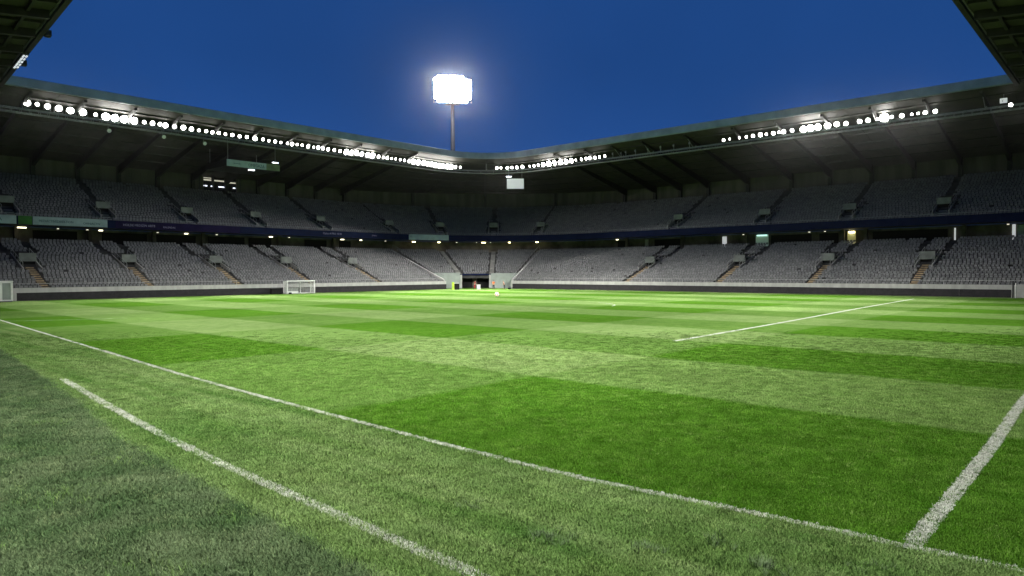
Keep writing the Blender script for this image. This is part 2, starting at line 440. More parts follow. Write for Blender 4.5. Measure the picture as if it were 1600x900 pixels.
def grandstand(label, s0, s1, aisles, single, corner=False):
    mid = (s0 + s1) / 2
    root = empty('grandstand', P(mid, 20, 0)); tag(root, label, 'grandstand')
    st = stations(s0, s1); wall0 = 0 if not corner else 4.25
    r_start = 0 if not corner else 5
    # front wall and its dark boards
    if not corner:
        MB().sweep([(.02, 0), (.02, 1.76), (.35, 1.76), (.35, 0)], st).build('front_wall', M['pale'], root)
        n = max(1, round((s1 - s0) / 6.0)); b0, b1 = (25.2 if s0 < 50 else s0 + .3), (s1 if s0 < 50 else 211.0)
        k0, k1 = b0, b1; n = round((k1 - k0) / 6.1)
        for k in range(n):
            a, b = k0 + (k1 - k0) * k / n, k0 + (k1 - k0) * (k + 1) / n
            MB().sweep([(-.08, .02), (-.08, 1.10), (.017, 1.10), (.017, .02)], stations(a + .012, b - .012)).build('dark_board', M['board'], root)
        # low rail on top of the wall
        mb = MB(); q = s0
        while q < s1:
            mb.bar(P(q, .2, 1.76), P(q, .2, 2.36), .035, 4); q += 2.2
        for z in (2.36,):
            mb.sweep([(.165, z - .035), (.165, z + .035), (.235, z + .035), (.235, z - .035)], st)
        mb.build('front_rail', M['steel'], root)
    # lower terrace
    prof = []
    for i in range(r_start, NL):
        o = lowoff(i) - .3; z = lowz(i)
        prof += [(o, z), (o + ND, z)]
    prof += [(lowoff(NL) + 3.6, lowz(NL - 1)), (lowoff(NL) + 3.6, lowz(NL - 1) - .4)]
    prof += [(prof[0][0], prof[0][1] - .6)] if r_start else [(prof[0][0], .4)]
    MB().sweep(prof, st).build('lower_terrace', M['terrace'], root)
    # upper terrace
    prof = [(18.05, 11.50)]
    prof += [(18.05, 12.50), (18.6, 12.50)]
    for i in range(NU):
        o = upoff(i) - .3; prof += [(o, upz(i)), (o + UD, upz(i))]
    prof += [(37.2, upz(NU - 1)), (37.2, 20.0), (24.5, 13.2), (24.5, 11.50)]
    MB().sweep(prof, st).build('upper_terrace', M['terrace'], root)
    MB().sweep([(24.3, lowz(NL - 1) + .02), (24.3, 11.48), (24.6, 11.48), (24.6, lowz(NL - 1) + .02)], st).build('concourse_wall', M['conc_dark'], root)
    # led band on the balcony edge, made of panels
    bands = [(s0, s1, 'navy')]
    if s0 < 50: bands = [(s0, 43.6, 'navy'), (43.6, 66.0, 'purple'), (66.0, s1, 'navy')]
    for a, b, c_ in bands:
        n = max(1, round((b - a) / 7.3))
        for k in range(n):
            p, q = a + (b - a) * k / n + .008, a + (b - a) * (k + 1) / n - .008
            MB().sweep([(17.85, 11.45), (17.85, 12.80), (18.02, 12.80), (18.02, 11.45)], stations(p, q)).build('fascia_panel', M[c_], root)
    mb = MB(); q = s0 + .3; prev = None
    while q < s1:
        a = P(q, 18.3, 12.50); b = P(q, 18.3, 13.25); mb.bar(a, b, .03, 4)
        if prev: mb.bar(prev, b, .035, 4); mb.bar(prev - Vector((0, 0, .35)), b - Vector((0, 0, .35)), .02, 4)
        prev = b; q += 1.8
    mb.build('balcony_rail', M['steel'], root)
    # back wall in panels between pillars
    marks = BEAMS(s0, s1)
    edges = [s0] + marks + [s1]
    edges = sorted(set(round(x, 3) for x in edges))
    wtop = 24.7 if not corner else 25.6
    for a, b in zip(edges[:-1], edges[1:]):
        if b - a < .4: continue
        n = 3 if not corner else 1
        for k in range(n):
            p, q = a + (b - a) * k / n + .006, a + (b - a) * (k + 1) / n - .006
            if 66.6 < (p + q) / 2 < 75.6: continue
            wt = 25.7 if SC - .1 < (p + q) / 2 < SE + .1 else wtop
            MB().sweep([(36.9, 21.0), (36.9, wt), (37.2, wt), (37.2, 21.0)], stations(p, q)).build('wall_panel', M['beige'], root)
    MB().sweep([(37.9, 19.5), (37.9, 26.2), (38.1, 26.2), (38.1, 19.5)], st).build('outer_wall', M['roofdark'], root)
    for s in marks:
        if s > s1 - .2 and not corner: continue
        mb = MB(); lbox(mb, s, -.35, .35, 36.2, 36.85, upz(NU - 1), 25.0); mb.build('pillar', M['roofdark'], root)
    # aisles, mouths, seats
    gl = []; gu = []
    for s in aisles:
        if corner:
            stair(root, s, r_start, NL, lowoff, lowz, ND, NR_, M['concrete'])
            gl.append((s, .95, 0, 99))
        else:
            stair(root, s, 0, VL[0], lowoff, lowz, ND, NR_, M['tan'])
            stair(root, s - 1.9, VL[1], NL, lowoff, lowz, ND, NR_, M['terrace'], .45)
            stair(root, s + 1.9, VL[1], NL, lowoff, lowz, ND, NR_, M['terrace'], .45)
            gl += [(s, .74, 0, VL[0]), (s, 1.75, VL[0] - 2, VL[1]), (s - 1.9, .6, VL[1], 99), (s + 1.9, .6, VL[1], 99)]
            vomitory(root, s, lowoff(VL[0]) + .3, lowz(VL[0]) - .1, 2.2, 4.2, lowz(VL[0]) + .75, lowz(VL[0]) + 2.0)
    for s in aisles:
        stair(root, s, 0, VU[0], upoff, upz, UD, UR, M['concrete'], .6)
        stair(root, s + .0, VU[1] + 1, NU, upoff, upz, UD, UR, M['terrace'], .5)
        gu += [(s, .62, 0, 99), (s, 1.7, VU[0] - 2, VU[1])]
        vomitory(root, s, upoff(VU[0]) + .2, upz(VU[0]) - .1, 2.2, 3.9, upz(VU[0]) + 1.0, upz(VU[0]) + 2.1, True)
    lo = seat_places(s0, s1, range(r_start, NL), lowoff, lowz, gl)
    hi = seat_places(s0, s1, range(NU), upoff, upz, gu)
    allp = lo + hi
    # the 300 seats that show largest stay single objects
    allp.sort(key=lambda p: (p[0] * fw.x + p[1] * fw.y + (0 if abs((p[0] * rt.x + p[1] * rt.y) / (p[0] * fw.x + p[1] * fw.y)) < .735 else 1e4)))
    if single:
        near, rest = allp[:single], allp[single:]
        for p in near:
            inst('seat', me_seat, root, p[:3], math.atan2(p[4], p[3]) - PI / 2)
    else: rest = allp
    seat_mass('seat_rows', rest, root)
    return root
BEAML = [14.5, 21.8, 29.0, 36.1, 43.3, 50.5, 57.8, 65.0, 72.3, 79.7, 87.0, 94.6]
BEAMR = [SE + (99.87 - b) for b in (91, 84, 76.7, 67, 57.3, 49.3, 41.3, 33.7, 26, 18.5, 11)]
BEAMC = [102.85, 108.3, 113.85, 119.3, 124.84]
def BEAMS(a, b): return [x for x in BEAML + BEAMR + BEAMC if a - .01 <= x <= b + .01]

# ------------------------------------------------------------------ ground
def sheet(name, pts, z, m, label=None):
    mb = MB(); mb.poly([(x, y, z) for x, y in pts]); o = mb.build(name, m); o['kind'] = 'structure'
    if label: o['label'] = label
    return o
M['asphalt'] = mat('asphalt', (.05, .05, .05), .9, var=.2, scale=.5)
sheet('ground', [(-900, -900), (1100, -900), (1100, 1100), (-900, 1100)], -.012, M['asphalt'])
sheet('pitch', [(-14, -20), (A0 + 6, -20), (A0 + 6, B0 + 6), (-14, B0 + 6)], -.002, M['turf'], 'striped mown grass of the football pitch')
VE = [(4.6, -6), (4.9, 2), (5.3, 8.6), (5.8, 17.8), (6.7, 23.7), (7.7, 33), (8.7, 42.7), (9.9, 55), (11.4, 75), (13.0, 95), (14.2, 112)]
sheet('grass_verge', [(-13.9, -6)] + VE + [(-13.9, 112)], .004, M['verge'], 'dull dark green turf outside the pitch')

TL = [(10.9, -6), (10.8, 1.1), (10.7, 2.3), (10.6, 4.3), (10.3, 7.8), (10.4, 13.6), (10.9, 25.6), (11.9, 38.9), (14.1, 69), (16.4, 100)]
OL = [(5.95, 3.0), (6.1, 6.2), (6.4, 14.7), (7.0, 22), (7.68, 28.6)]
def smooth_line(pts, step=.06, maxn=4000):
    pts = [Vector((p[0], p[1], 0)) for p in pts]; out = []
    for i in range(len(pts) - 1):
        p0 = pts[max(i - 1, 0)]; p1 = pts[i]; p2 = pts[i + 1]; p3 = pts[min(i + 2, len(pts) - 1)]
        n = max(2, int((p2 - p1).length / step))
        for k in range(n):
            t = k / n
            # centripetal-ish Catmull-Rom with tangents scaled to the segment
            L_ = (p2 - p1).length
            m1 = ((p2 - p0).normalized()) * L_; m2 = ((p3 - p1).normalized()) * L_
            h00 = 2 * t ** 3 - 3 * t ** 2 + 1; h10 = t ** 3 - 2 * t ** 2 + t; h01 = -2 * t ** 3 + 3 * t ** 2; h11 = t ** 3 - t ** 2
            out.append(p1 * h00 + m1 * h10 + p2 * h01 + m2 * h11)
    out.append(pts[-1]); return out
LINES = []
def marking(pts, w, label, step=.05, z=.007, m=None, width_jit=.012):
    L_ = smooth_line(pts, step); mb = MB(); n = len(L_)
    LINES.append((np.array([(p.x, p.y) for p in L_]), w))
    for i, p in enumerate(L_):
        d = (L_[min(i + 1, n - 1)] - L_[max(i - 1, 0)]).normalized(); q = Vector((-d.y, d.x, 0))
        a = p + q * (w / 2 + random.gauss(0, width_jit)); b = p - q * (w / 2 + random.gauss(0, width_jit))
        mb.v += [(a.x, a.y, z), (b.x, b.y, z)]
        if i: k = 2 * i; mb.f.append((k - 2, k - 1, k + 1, k)); mb.m.append(0)
    o = mb.build('pitch_marking', m or M['paint']); o['kind'] = 'structure'; o['label'] = label
    return o
marking(TL, .17, 'white near touchline running away to the left stand')
marking(OL, .23, 'broken white line outside the touchline', z=.009)
marking([(10.86, 2.35), (18, 2.42), (25.1, 2.6), (60, 2.9)], .24, 'white line meeting the touchline at bottom right', z=.010)
marking([(34.0, 18.95), (50, 19.7), (75, 21.3), (104.8, 22.9)], .30, 'long thin white line across the right half of the pitch', step=.3)
marking([(69.9, 49.2), (68.4, 46.6), (66.2, 44.4), (63.6, 43.0)], .13, 'short curved white mark in the middle of the pitch', step=.3)
M['faint'] = turf('worn_paint', white=False)
marking([(14.0, 67.0), (17.5, 64.9), (21.8, 63.4)], .10, 'faint white line by the far left touchline', step=.3)

# ------------------------------------------------------------------ grandstands
g1 = grandstand('long two tier grandstand of grey seats on the left, with advertising on its balcony edge', 8.0, G0 - .002, AL, 300)
g2 = grandstand('curved corner grandstand above the dark players tunnel', G0, GE, AC, 0, corner=True)
g3 = grandstand('long two tier grandstand of grey seats on the right, with plain navy balcony edge', GE + .002, 222.0, AR, 300)

# corner front wall with tunnel
def corner_wall(a, b, z1, m=None, z0=0.0, name='front_wall', off=(4.25, 4.6)):
    return MB().sweep([(off[0], z0), (off[0], z1), (off[1], z1), (off[1], z0)], stations(a, b, step=.7)).build(name, m or M['greygreen'], g2)
corner_wall(G0, 109.0, 3.55); corner_wall(114.55, GE, 3.45)
corner_wall(109.02, 109.35, 3.1, M['pale'], name='tunnel_post', off=(4.1, 4.62)); corner_wall(114.2, 114.53, 3.1, M['pale'], name='tunnel_post', off=(4.1, 4.62))
corner_wall(109.02, 114.53, 3.3, M['navy'], 3.0, name='tunnel_lintel', off=(4.15, 4.6))
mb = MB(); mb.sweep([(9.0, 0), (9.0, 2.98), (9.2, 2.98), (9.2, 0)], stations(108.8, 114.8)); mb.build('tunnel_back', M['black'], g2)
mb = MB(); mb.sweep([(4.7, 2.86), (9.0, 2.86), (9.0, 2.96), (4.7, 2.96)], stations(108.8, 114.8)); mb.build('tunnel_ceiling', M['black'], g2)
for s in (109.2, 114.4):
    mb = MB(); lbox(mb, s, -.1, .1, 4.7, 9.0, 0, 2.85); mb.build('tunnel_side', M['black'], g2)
mb = MB(); lbox(mb, 112.1, -.55, .55, 8.8, 8.95, .01, 2.3); mb.build('tunnel_door', M['conc_dark'], g2)
for s, r in ((G0, g1), (GE, g3)):       # end walls that step down to the corner recess
    sg = -1 if s == G0 else 1
    mb = MB(); lbox(mb, s, *(sorted((sg * .05, sg * .45))), .36, 21.0, .0, 2.1, z1b=lowz(NL - 1) + .35, z0b=.0); mb.build('end_wall', M['pale'], r)
    mb = MB()
    for q in range(11): mb.bar(LP(s, sg * .25, .5 + q * 2, 2.15 + q * .735), LP(s, sg * .25, .5 + q * 2, 3.0 + q * .735), .03, 4)
    mb.bar(LP(s, sg * .25, .5, 3.0), LP(s, sg * .25, 20.5, 3.0 + 7.35), .035, 4); mb.build('end_rail', M['steel'], r)

# black slabs painted as the dark of concourse openings, doorways and lit rooms (parts of the stands)
def cbox(root, name, a, b, o0, o1, z0, z1, m):
    return MB().sweep([(o0, z0), (o0, z1), (o1, z1), (o1, z0)], stations(a, b)).build(name, m, root)
cz = lowz(NL - 1) + .05
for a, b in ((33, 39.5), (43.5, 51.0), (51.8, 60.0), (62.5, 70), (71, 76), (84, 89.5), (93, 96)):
    cbox(g1, 'concourse_dark_slab', a, b, 24.1, 24.28, cz, 11.0, M['black'])
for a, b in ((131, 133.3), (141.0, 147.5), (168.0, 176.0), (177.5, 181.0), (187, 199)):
    cbox(g3, 'concourse_dark_slab', a, b, 24.1, 24.28, cz, 11.0, M['black'])
for s in (30.5, 41.3, 52, 61.2, 77.5, 91):
    mb = MB(); lbox(mb, s, -.3, .3, 23.2, 23.8, cz - .2, 11.48); mb.build('concourse_column', M['conc_dark'], g1)
for s in (134.0, 148.5, 163, 182, 186, 201.5):
    mb = MB(); lbox(mb, s, -.3, .3, 23.2, 23.8, cz - .2, 11.48); mb.build('concourse_column', M['conc_dark'], g3)
def doorway(a, b, m, lab, z1=11.1, tube=None):
    o = cbox(g3, 'doorway', a, b, 23.9, 24.08, cz, z1, m); o['label'] = lab
    if tube: q = cbox(g3, 'tube_light', a + .3, b - .2, 23.7, 23.85, z1 - .25, z1 - .05, tube); 
doorway(138.6, 139.5, M['pale'], 'pale closed door in the concourse')
doorway(157.6, 158.5, M['litdoor'], 'narrow white lit doorway in the concourse')
doorway(164.9, 167.5, M['litgreen'], 'room glowing pale green in the concourse', 11.2, M['litgreentube'])
doorway(182.7, 184.1, M['lityellow'], 'room glowing yellow in the concourse', 11.2, M['yellowlamp'])
doorway(200.0, 200.22, M['litdoor'], 'thin white lit slit in the concourse')
doorway(208.2, 208.65, M['litdoor'], 'bright white lit doorway at the right edge', 11.3)
doorway(208.9, 213.0, M['palecyan'], 'pale lit board with dark marks at the right edge', 11.2)

# press box with lit windows at the back of the left stand's upper tier
pb = empty_part('press_box', g1, P(71, 36, 21))
MB().sweep([(37.6, 21.0), (37.6, 25.2), (37.8, 25.2), (37.8, 21.0)], stations(66.5, 75.7)).build('back', M['black'], pb)
for q in (66.5, 69.6, 72.8, 75.6):
    mb = MB(); lbox(mb, q, -.12, .12, 36.8, 37.58, 21.0, 25.1); mb.build('mullion', M['darksteel'], pb)
for a, b in ((66.8, 69.3), (69.9, 72.5)):
    cbox(pb, 'window', a, b, 37.3, 37.4, 23.75, 24.05, M['litcream'])
cbox(pb, 'window', 73.0, 75.3, 37.3, 37.4, 23.6, 23.85, M['litcream'])
cbox(pb, 'window', 66.8, 69.3, 37.3, 37.4, 24.25, 24.4, M['litcream'])
for a, b in ((66.8, 67.7), (67.9, 68.4), (69.2, 69.6), (70.9, 72.3), (74.2, 74.7)):
    cbox(pb, 'screen', a, b, 37.3, 37.4, 22.5, 22.72, M['litwin'])

# ------------------------------------------------------------------ banners on the balcony edge
def banner(a, b, m, label, words=(), ink='ink', z0=11.55, z1=12.86, thick=.06):
    mid = P((a + b) / 2, 17.8, z0); root = empty('advertising_banner', mid); tag(root, label, 'advertising banner', 'banners on the balcony edge')
    MB().sweep([(17.78, z0), (17.78, z1), (17.845, z1), (17.845, z0)], stations(a, b)).build('sheet', m, root)
    MB().sweep([(17.77, z0 - .05), (17.77, z0), (17.845, z0), (17.845, z0 - .05)], stations(a, b)).build('hem', M['darksteel'], root)
    for (s, zz_, txt, size, sx) in words:
        p = P(s, 17.765, zz_); fx = frame(s); text_mesh('lettering', txt, size, M[ink], root, p, (fx[3], -fx[2]), sx=sx)
    return root
banner(24.0, 29.3, M['palecyan'], 'pale blue advertising banner at the left edge of the balcony', [(25.0, 12.0, 'MEDIA', .75, 1.1)])
banner(29.55, 31.4, M['green'], 'short green advertising banner between two pale ones')
banner(31.5, 42.3, M['palecyan'], 'long pale blue advertising banner right of the green one', [(32.3, 12.0, 'MEDIACTIVEDIREKTION', .55, .82), (38.6, 11.9, 'OMNIACTIV', .5, .95)])
banner(105.1, 109.7, M['palecyan'], 'distant pale blue banner beside the corner of the balcony', [(105.3, 12.2, 'SPORT ARENA ACTIV', .3, 1.0)])
lt = g1
for s, z, t, size in ((44.8, 11.95, 'HOLDE MEDIZIN ARTS', .55), (51.5, 11.85, 'KALENDAS', .45), (84.6, 12.0, 'Mylius A PRO 10/30', .6), (97.5, 12.05, 'Johannes', .4)):
    text_mesh('lettering', t, size, M['letter'], lt, P(s, 17.84, z), (1, 0), sx=.95)

# ------------------------------------------------------------------ roof
RR = 7.0
def roofz(off): return 30.5 - (off - 6) * .187
def roof(label, s0, s1, marks, gap_end=False):
    root = empty('stand_roof', P((s0 + s1) / 2, 37, 25, RR)); tag(root, label, 'roof', 'roofs over the stands')
    ed = sorted(set([round(s0, 2), round(s1, 2)] + [round(m_, 2) for m_ in marks]))
    for a, b in zip(ed[:-1], ed[1:]):
        pieces = [(a + .01, b - .01)] if b - a < 4.5 else [(a + .01, (a + b) / 2 - .01), ((a + b) / 2 + .01, b - .01)]
        for p, q in pieces:
            dz = random.uniform(-.015, .015)
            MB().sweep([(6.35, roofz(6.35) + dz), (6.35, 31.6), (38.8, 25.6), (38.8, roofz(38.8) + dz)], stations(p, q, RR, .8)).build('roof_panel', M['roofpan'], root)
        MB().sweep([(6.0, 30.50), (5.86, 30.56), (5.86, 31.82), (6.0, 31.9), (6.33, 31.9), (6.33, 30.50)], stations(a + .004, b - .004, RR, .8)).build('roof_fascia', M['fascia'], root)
    for s in marks:                      # deep tapering beams under the sheets
        if s < s0 + .5 or s > s1 - .1: continue
        mb = MB()
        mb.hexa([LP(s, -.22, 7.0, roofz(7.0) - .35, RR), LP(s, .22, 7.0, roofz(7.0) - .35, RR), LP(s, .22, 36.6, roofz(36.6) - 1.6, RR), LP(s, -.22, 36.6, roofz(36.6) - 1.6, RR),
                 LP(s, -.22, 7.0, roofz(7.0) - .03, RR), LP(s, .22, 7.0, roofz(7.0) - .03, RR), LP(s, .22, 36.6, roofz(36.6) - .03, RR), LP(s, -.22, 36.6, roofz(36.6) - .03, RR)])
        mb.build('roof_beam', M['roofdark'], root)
    for o in (9.0, 13.5, 18, 22.5, 27, 31.5):   # purlins
        MB().sweep([(o, roofz(o) - .16), (o, roofz(o) - .03), (o + .12, roofz(o) - .03), (o + .12, roofz(o) - .16)], stations(s0, s1, RR, .8)).build('purlin', M['roofdark'], root)
    # catwalk hung below
    cw = empty_part('catwalk', root, P((s0 + s1) / 2, 11, 27.7, RR))
    mb = MB()
    for (o, z) in ((10.6, 27.72), (11.5, 27.72), (10.6, 28.35), (11.5, 28.35)):
        mb.sweep([(o - .05, z - .06), (o - .05, z + .06), (o + .05, z + .06), (o + .05, z - .06)], stations(s0, s1, RR, .8))
    mb.build('chord', M['steel'], cw)
    mb = MB(); q = s0 + .2; prev = None; k = 0
    while q < s1:
        a = P(q, 10.6, 27.72, RR); b = P(q, 10.6, 28.35, RR); mb.bar(a, b, .03, 4); mb.bar(P(q, 11.5, 27.72, RR), P(q, 11.5, 28.35, RR), .03, 4)
        mb.bar(a, P(q, 11.5, 27.72, RR), .03, 4)
        if prev: mb.bar(prev, b if k % 2 else a, .025, 4)
        prev = a if k % 2 else b; q += 1.2; k += 1
    mb.build('lattice', M['steel'], cw)
    MB().sweep([(10.62, 27.80), (10.62, 27.83), (11.48, 27.83), (11.48, 27.80)], stations(s0, s1, RR, .8)).build('deck', M['darksteel'], cw)
    for s in marks:
        if s < s0 + .5 or s > s1 - .1: continue
        mb = MB(); mb.bar(P(s, 11.5, 28.35, RR), P(s, 11.9, roofz(11.9) - .3, RR), .06, 5); mb.bar(P(s, 10.6, 28.35, RR), P(s, 8.2, roofz(8.2) - .3, RR), .06, 5)
        mb.build('hanger', M['steel'], cw)
    return root
RS, RE = A0 - RR, A0 - RR + RR * PI / 2           # corner of the roof
def tr(s):     # front-wall station -> roof station beyond the corner
    return s if s < 102 else s
RBL = [b for b in BEAML] + [102.0]
RBC = [RS, (RS + RE) / 2, RE]
off_r = (A0 - RR) * 0 + (RE + (B0 - RR)) - (SE + 99.87)
RBR = [s + off_r for s in BEAMR] + [RE + 7.5]
rf1 = roof('long roof with a row of floodlights over the left stand', 8.0, RS - .02, RBL)
rf2 = roof('curved corner piece of the roof below the floodlight mast', RS, RE, RBC)
rf3 = roof('long roof with floodlights over the right stand', RE + .02, RE + (B0 - RR) + 12.0, RBR)

# near roofs that close the picture at the top corners
def near_roof(label, p0, p1, inward, depth, seed):
    """front edge p0->p1 at the eaves, roof falling away from the pitch"""
    p0 = Vector((*p0, 0)); p1 = Vector((*p1, 0)); d = (p1 - p0); L_ = d.length; d.normalize(); n = Vector((*inward, 0)).normalized()
    root = empty('stand_roof', p0 + d * L_ / 2 - n * (depth - 1)); tag(root, label, 'roof', 'roofs over the stands')
    def Q(t, o, z): q = p0 + d * t - n * o; return Vector((q.x, q.y, z))
    def bx(mb, t0, t1, o0, o1, z0, z1, s=.10):
        mb.hexa([Q(t0, o0, z0 - o0 * s), Q(t1, o0, z0 - o0 * s), Q(t1, o1, z0 - o1 * s), Q(t0, o1, z0 - o1 * s), Q(t0, o0, z1 - o0 * s), Q(t1, o0, z1 - o0 * s), Q(t1, o1, z1 - o1 * s), Q(t0, o1, z1 - o1 * s)]); return mb
    step = 7.2; n_ = int(L_ / step)
    for k in range(n_):
        a, b = L_ * k / n_, L_ * (k + 1) / n_
        for j in range(2):
            aa, bb_ = a + (b - a) * j / 2, a + (b - a) * (j + 1) / 2
            bx(MB(), aa + .01, bb_ - .01, .7, depth, 30.35, 30.8).build('roof_panel', M['roofpan'], root)
        bx(MB(), a - .25, a + .25, .9, depth, 29.5, 30.33).build('roof_beam', M['roofdark'], root)
        bx(MB(), (a + b) / 2 - .09, (a + b) / 2 + .09, .9, depth, 30.05, 30.33).build('rib', M['roofdark'], root)
        if k % 2 == 0 and seed == 1: bx(MB(), a - .5, a + .5, -.55, .0, 29.75, 30.35, 0).build('bracket', M['roofdark'], root)
    bx(MB(), 0, L_, .0, .5, 29.9, 31.2, 0).build('roof_fascia', M['roofdark'], root)
    bx(MB(), 0, L_, .55, .68, 30.2, 30.33, 0).build('gutter', M['steel'], root)
    bx(MB(), 0, L_, 2.6, 2.9, 29.95, 30.34).build('purlin', M['roofdark'], root)
    bx(MB(), 0, L_, 7.6, 7.9, 29.95, 30.34).build('purlin', M['roofdark'], root)
    bx(MB(), 0, L_, depth - .4, depth, 3.3, 30.8).build('back_wall', M['conc_dark'], root)
    for k in range(0, n_, 2):
        mb = MB(); a = L_ * k / n_; mb.bar(Q(a, depth - 1.2, 0), Q(a, depth - 1.2, 26.0), .4, 8); mb.build('column', M['concrete'], root)
    return root, Q
nr1, Q1 = near_roof('dark roof edge overhead in the top left corner', (17.2, 16.0), (25.2, 113.6 + 5.6), (1, -.08), 42, 1)
nr2, Q2 = near_roof('dark roof edge overhead in the top right corner', (-10, 14.6), (122.0, 14.2), (0, 1), 38, 2)
# bright maintenance slots and number plate near the roof edges
nb = empty('floodlight', Q1(88, .3, 29.8)); tag(nb, 'small slatted light unit on the top left roof edge', 'floodlight')
def qbox(t0, t1, o0, o1, z0, z1): return MB().hexa([Q1(t0, o0, z0), Q1(t1, o0, z0), Q1(t1, o1, z0), Q1(t0, o1, z0), Q1(t0, o0, z1), Q1(t1, o0, z1), Q1(t1, o1, z1), Q1(t0, o1, z1)])
qbox(83.0, 91, .05, .65, 29.72, 29.89).build('housing', M['housing'], nb)
for k in range(5):
    for j in range(2): qbox(83.4 + k * 1.5, 84.2 + k * 1.5 + .3 * j, .1 + .28 * j, .28 + .28 * j, 29.66, 29.71).build('lens', M['dimtube'], nb)

# ------------------------------------------------------------------ floodlights
def lamp_meshes():
    mb = MB(); n = 12
    def ring(r, y): return [(r * math.cos(2 * PI * k / n), y, r * math.sin(2 * PI * k / n)) for k in range(n)]
    rr = [ring(.16, .42), ring(.34, .28), ring(.46, .0), ring(.48, -.10)]
    b = 0
    for R_ in rr: mb.v += R_
    for i in range(3):
        for k in range(n):
            l = (k + 1) % n; mb.f.append((i * n + k, i * n + l, (i + 1) * n + l, (i + 1) * n + k)); mb.m.append(0)
    mb.f.append(tuple(range(n))); mb.m.append(0)
    h = mb.build('housing', M['housing']); hm = h.data; bpy.data.objects.remove(h)
    mb = MB(); mb.v = [(x * .92, -.07, z * .92) for x, _, z in rr[2]] + [(0, -.13, 0)]
    for k in range(n): mb.f.append((k, (k + 1) % n, n)); mb.m.append(0)
    l = mb.build('lens', M['lens']); lm = l.data; bpy.data.objects.remove(l)
    mb = MB()
    mb.box(-.56, -.50, -.04, .04, -.62, .06); mb.box(.50, .56, -.04, .04, -.62, .06); mb.box(-.495, .495, -.05, .05, -.66, -.60)
    y = mb.build('yoke', M['steel']); ym = y.data; bpy.data.objects.remove(y)
    return hm, lm, ym
HM, LM, YM = lamp_meshes()
lmat = {}; LAST = [None]
def lens_variant(k):
    if k not in lmat:
        me = LM.copy(); m_ = emis('floodlight_lens_%d' % k, (1.0, .97, .91), k); me.materials[0] = m_; lmat[k] = me
    return lmat[k]
ORD = {}
def ordinal(n):
    ones = ['', 'first', 'second', 'third', 'fourth', 'fifth', 'sixth', 'seventh', 'eighth', 'ninth', 'tenth', 'eleventh', 'twelfth', 'thirteenth', 'fourteenth', 'fifteenth', 'sixteenth', 'seventeenth', 'eighteenth', 'nineteenth']
    tens = ['', '', 'twenty', 'thirty', 'forty', 'fifty', 'sixty', 'seventy']; tth = ['', '', 'twentieth', 'thirtieth', 'fortieth', 'fiftieth', 'sixtieth', 'seventieth']
    if n < 20: return ones[n]
    return tth[n // 10] if n % 10 == 0 else tens[n // 10] + '-' + ones[n % 10]
def floodlight(loc, yaw, size, strength, label, power, aim, cone=56, blend=.4):
    root = empty('floodlight', loc); LAST[0] = root; tag(root, label, 'floodlight', 'floodlights along the roof catwalks')
    tilt = -.32
    for nm, me in (('housing', HM), ('lens', lens_variant(strength) if strength else LM), ('yoke', YM)):
        o = bpy.data.objects.new(nm, me); COL.objects.link(o); o.parent = root
        o.rotation_euler = (0 if nm == 'yoke' else -tilt, 0, yaw); o.scale = (size,) * 3
    if power:
        ld = bpy.data.lights.new('floodlight_beam', 'SPOT'); ld.energy = power; ld.spot_size = math.radians(cone); ld.spot_blend = blend
        ld.shadow_soft_size = .35; ld.color = (1.0, .965, .90)
        lo = bpy.data.objects.new('floodlight_beam', ld); COL.objects.link(lo)
        d = Vector(aim) - Vector(loc); d.normalize()
        lo.location = Vector(loc) + d * .55; lo.rotation_euler = d.to_track_quat('-Z', 'Y').to_euler()
    return root
LPOS = [29.3, 30.6, 31.9, 33.4, 35.0, 36.7, 38.5, 40.0, 41.3, 42.7, 44.2, 45.8, 47.1, 48.3, 49.2, 50.7, 52.2, 53.6, 54.9, 56.2, 57.3, 58.5, 59.7, 61.0, 62.4, 63.8, 65.4, 67.0, 68.2, 69.5, 70.7, 72.1, 73.1, 74.2, 75.3, 76.6, 77.9, 78.9, 80.0, 81.2, 82.7, 84.1, 85.6, 86.9, 88.2, 89.5, 91.0, 92.3, 93.9, 95.2, 96.3, 97.5, 98.6, 99.9, 101.1, 102.4, 103.7, 105.1, 106.8, 108.0, 109.1, 110.0, 110.5, 110.9, 111.4, 111.8, 112.3, 112.8, 116.4, 116.8, 117.4, 117.9, 118.4, 119.0, 119.8, 120.3, 120.8, 122.3, 124.0, 125.7, 127.4, 129.1, 130.6, 131.8, 133.4, 134.7, 135.7, 137.1, 138.3, 139.7, 167.2, 168.4, 170.3, 171.7, 173.0, 174.4, 175.5, 176.8, 177.8, 178.7, 180.2, 182.2, 183.4, 184.7, 186.3, 187.8, 189.3, 191.5, 192.8, 194.2, 195.3, 196.4, 197.9, 199.3, 200.2, 201.2, 202.6, 212.4]
LSIZE = {29.3: 1.2, 30.6: .7, 31.9: 1.0, 33.4: 1.25, 35.0: 1.25, 36.7: 1.25, 38.5: .7, 40.0: 1.25, 41.3: 1.25, 42.7: 1.25, 44.2: 1.25, 45.8: .65, 47.1: 1.0, 48.3: .8, 49.2: 1.05, 50.7: .95, 52.2: 1.05, 53.6: .9, 54.9: .7, 56.2: .7, 57.3: .7, 58.5: .75,
         68.2: .6, 69.5: .75, 70.7: .6, 93.9: 1.0, 97.5: .6, 98.6: .6, 99.9: .6, 116.8: .6, 138.3: .75, 139.7: .75,
         167.2: .7, 168.4: .45, 170.3: .4, 171.7: .6, 175.5: .6, 177.8: .55, 187.8: 1.1, 194.2: .55, 195.3: 1.5, 198.0: .4, 199.3: .4, 200.2: .5, 201.2: .7, 202.6: .75}
BRIGHT = [(38.9, 44.6), (85.0, 93.0), (103.5, 112.0), (122.0, 131.5), (182.0, 186.5), (195.0, 195.6)]
PERP = 0
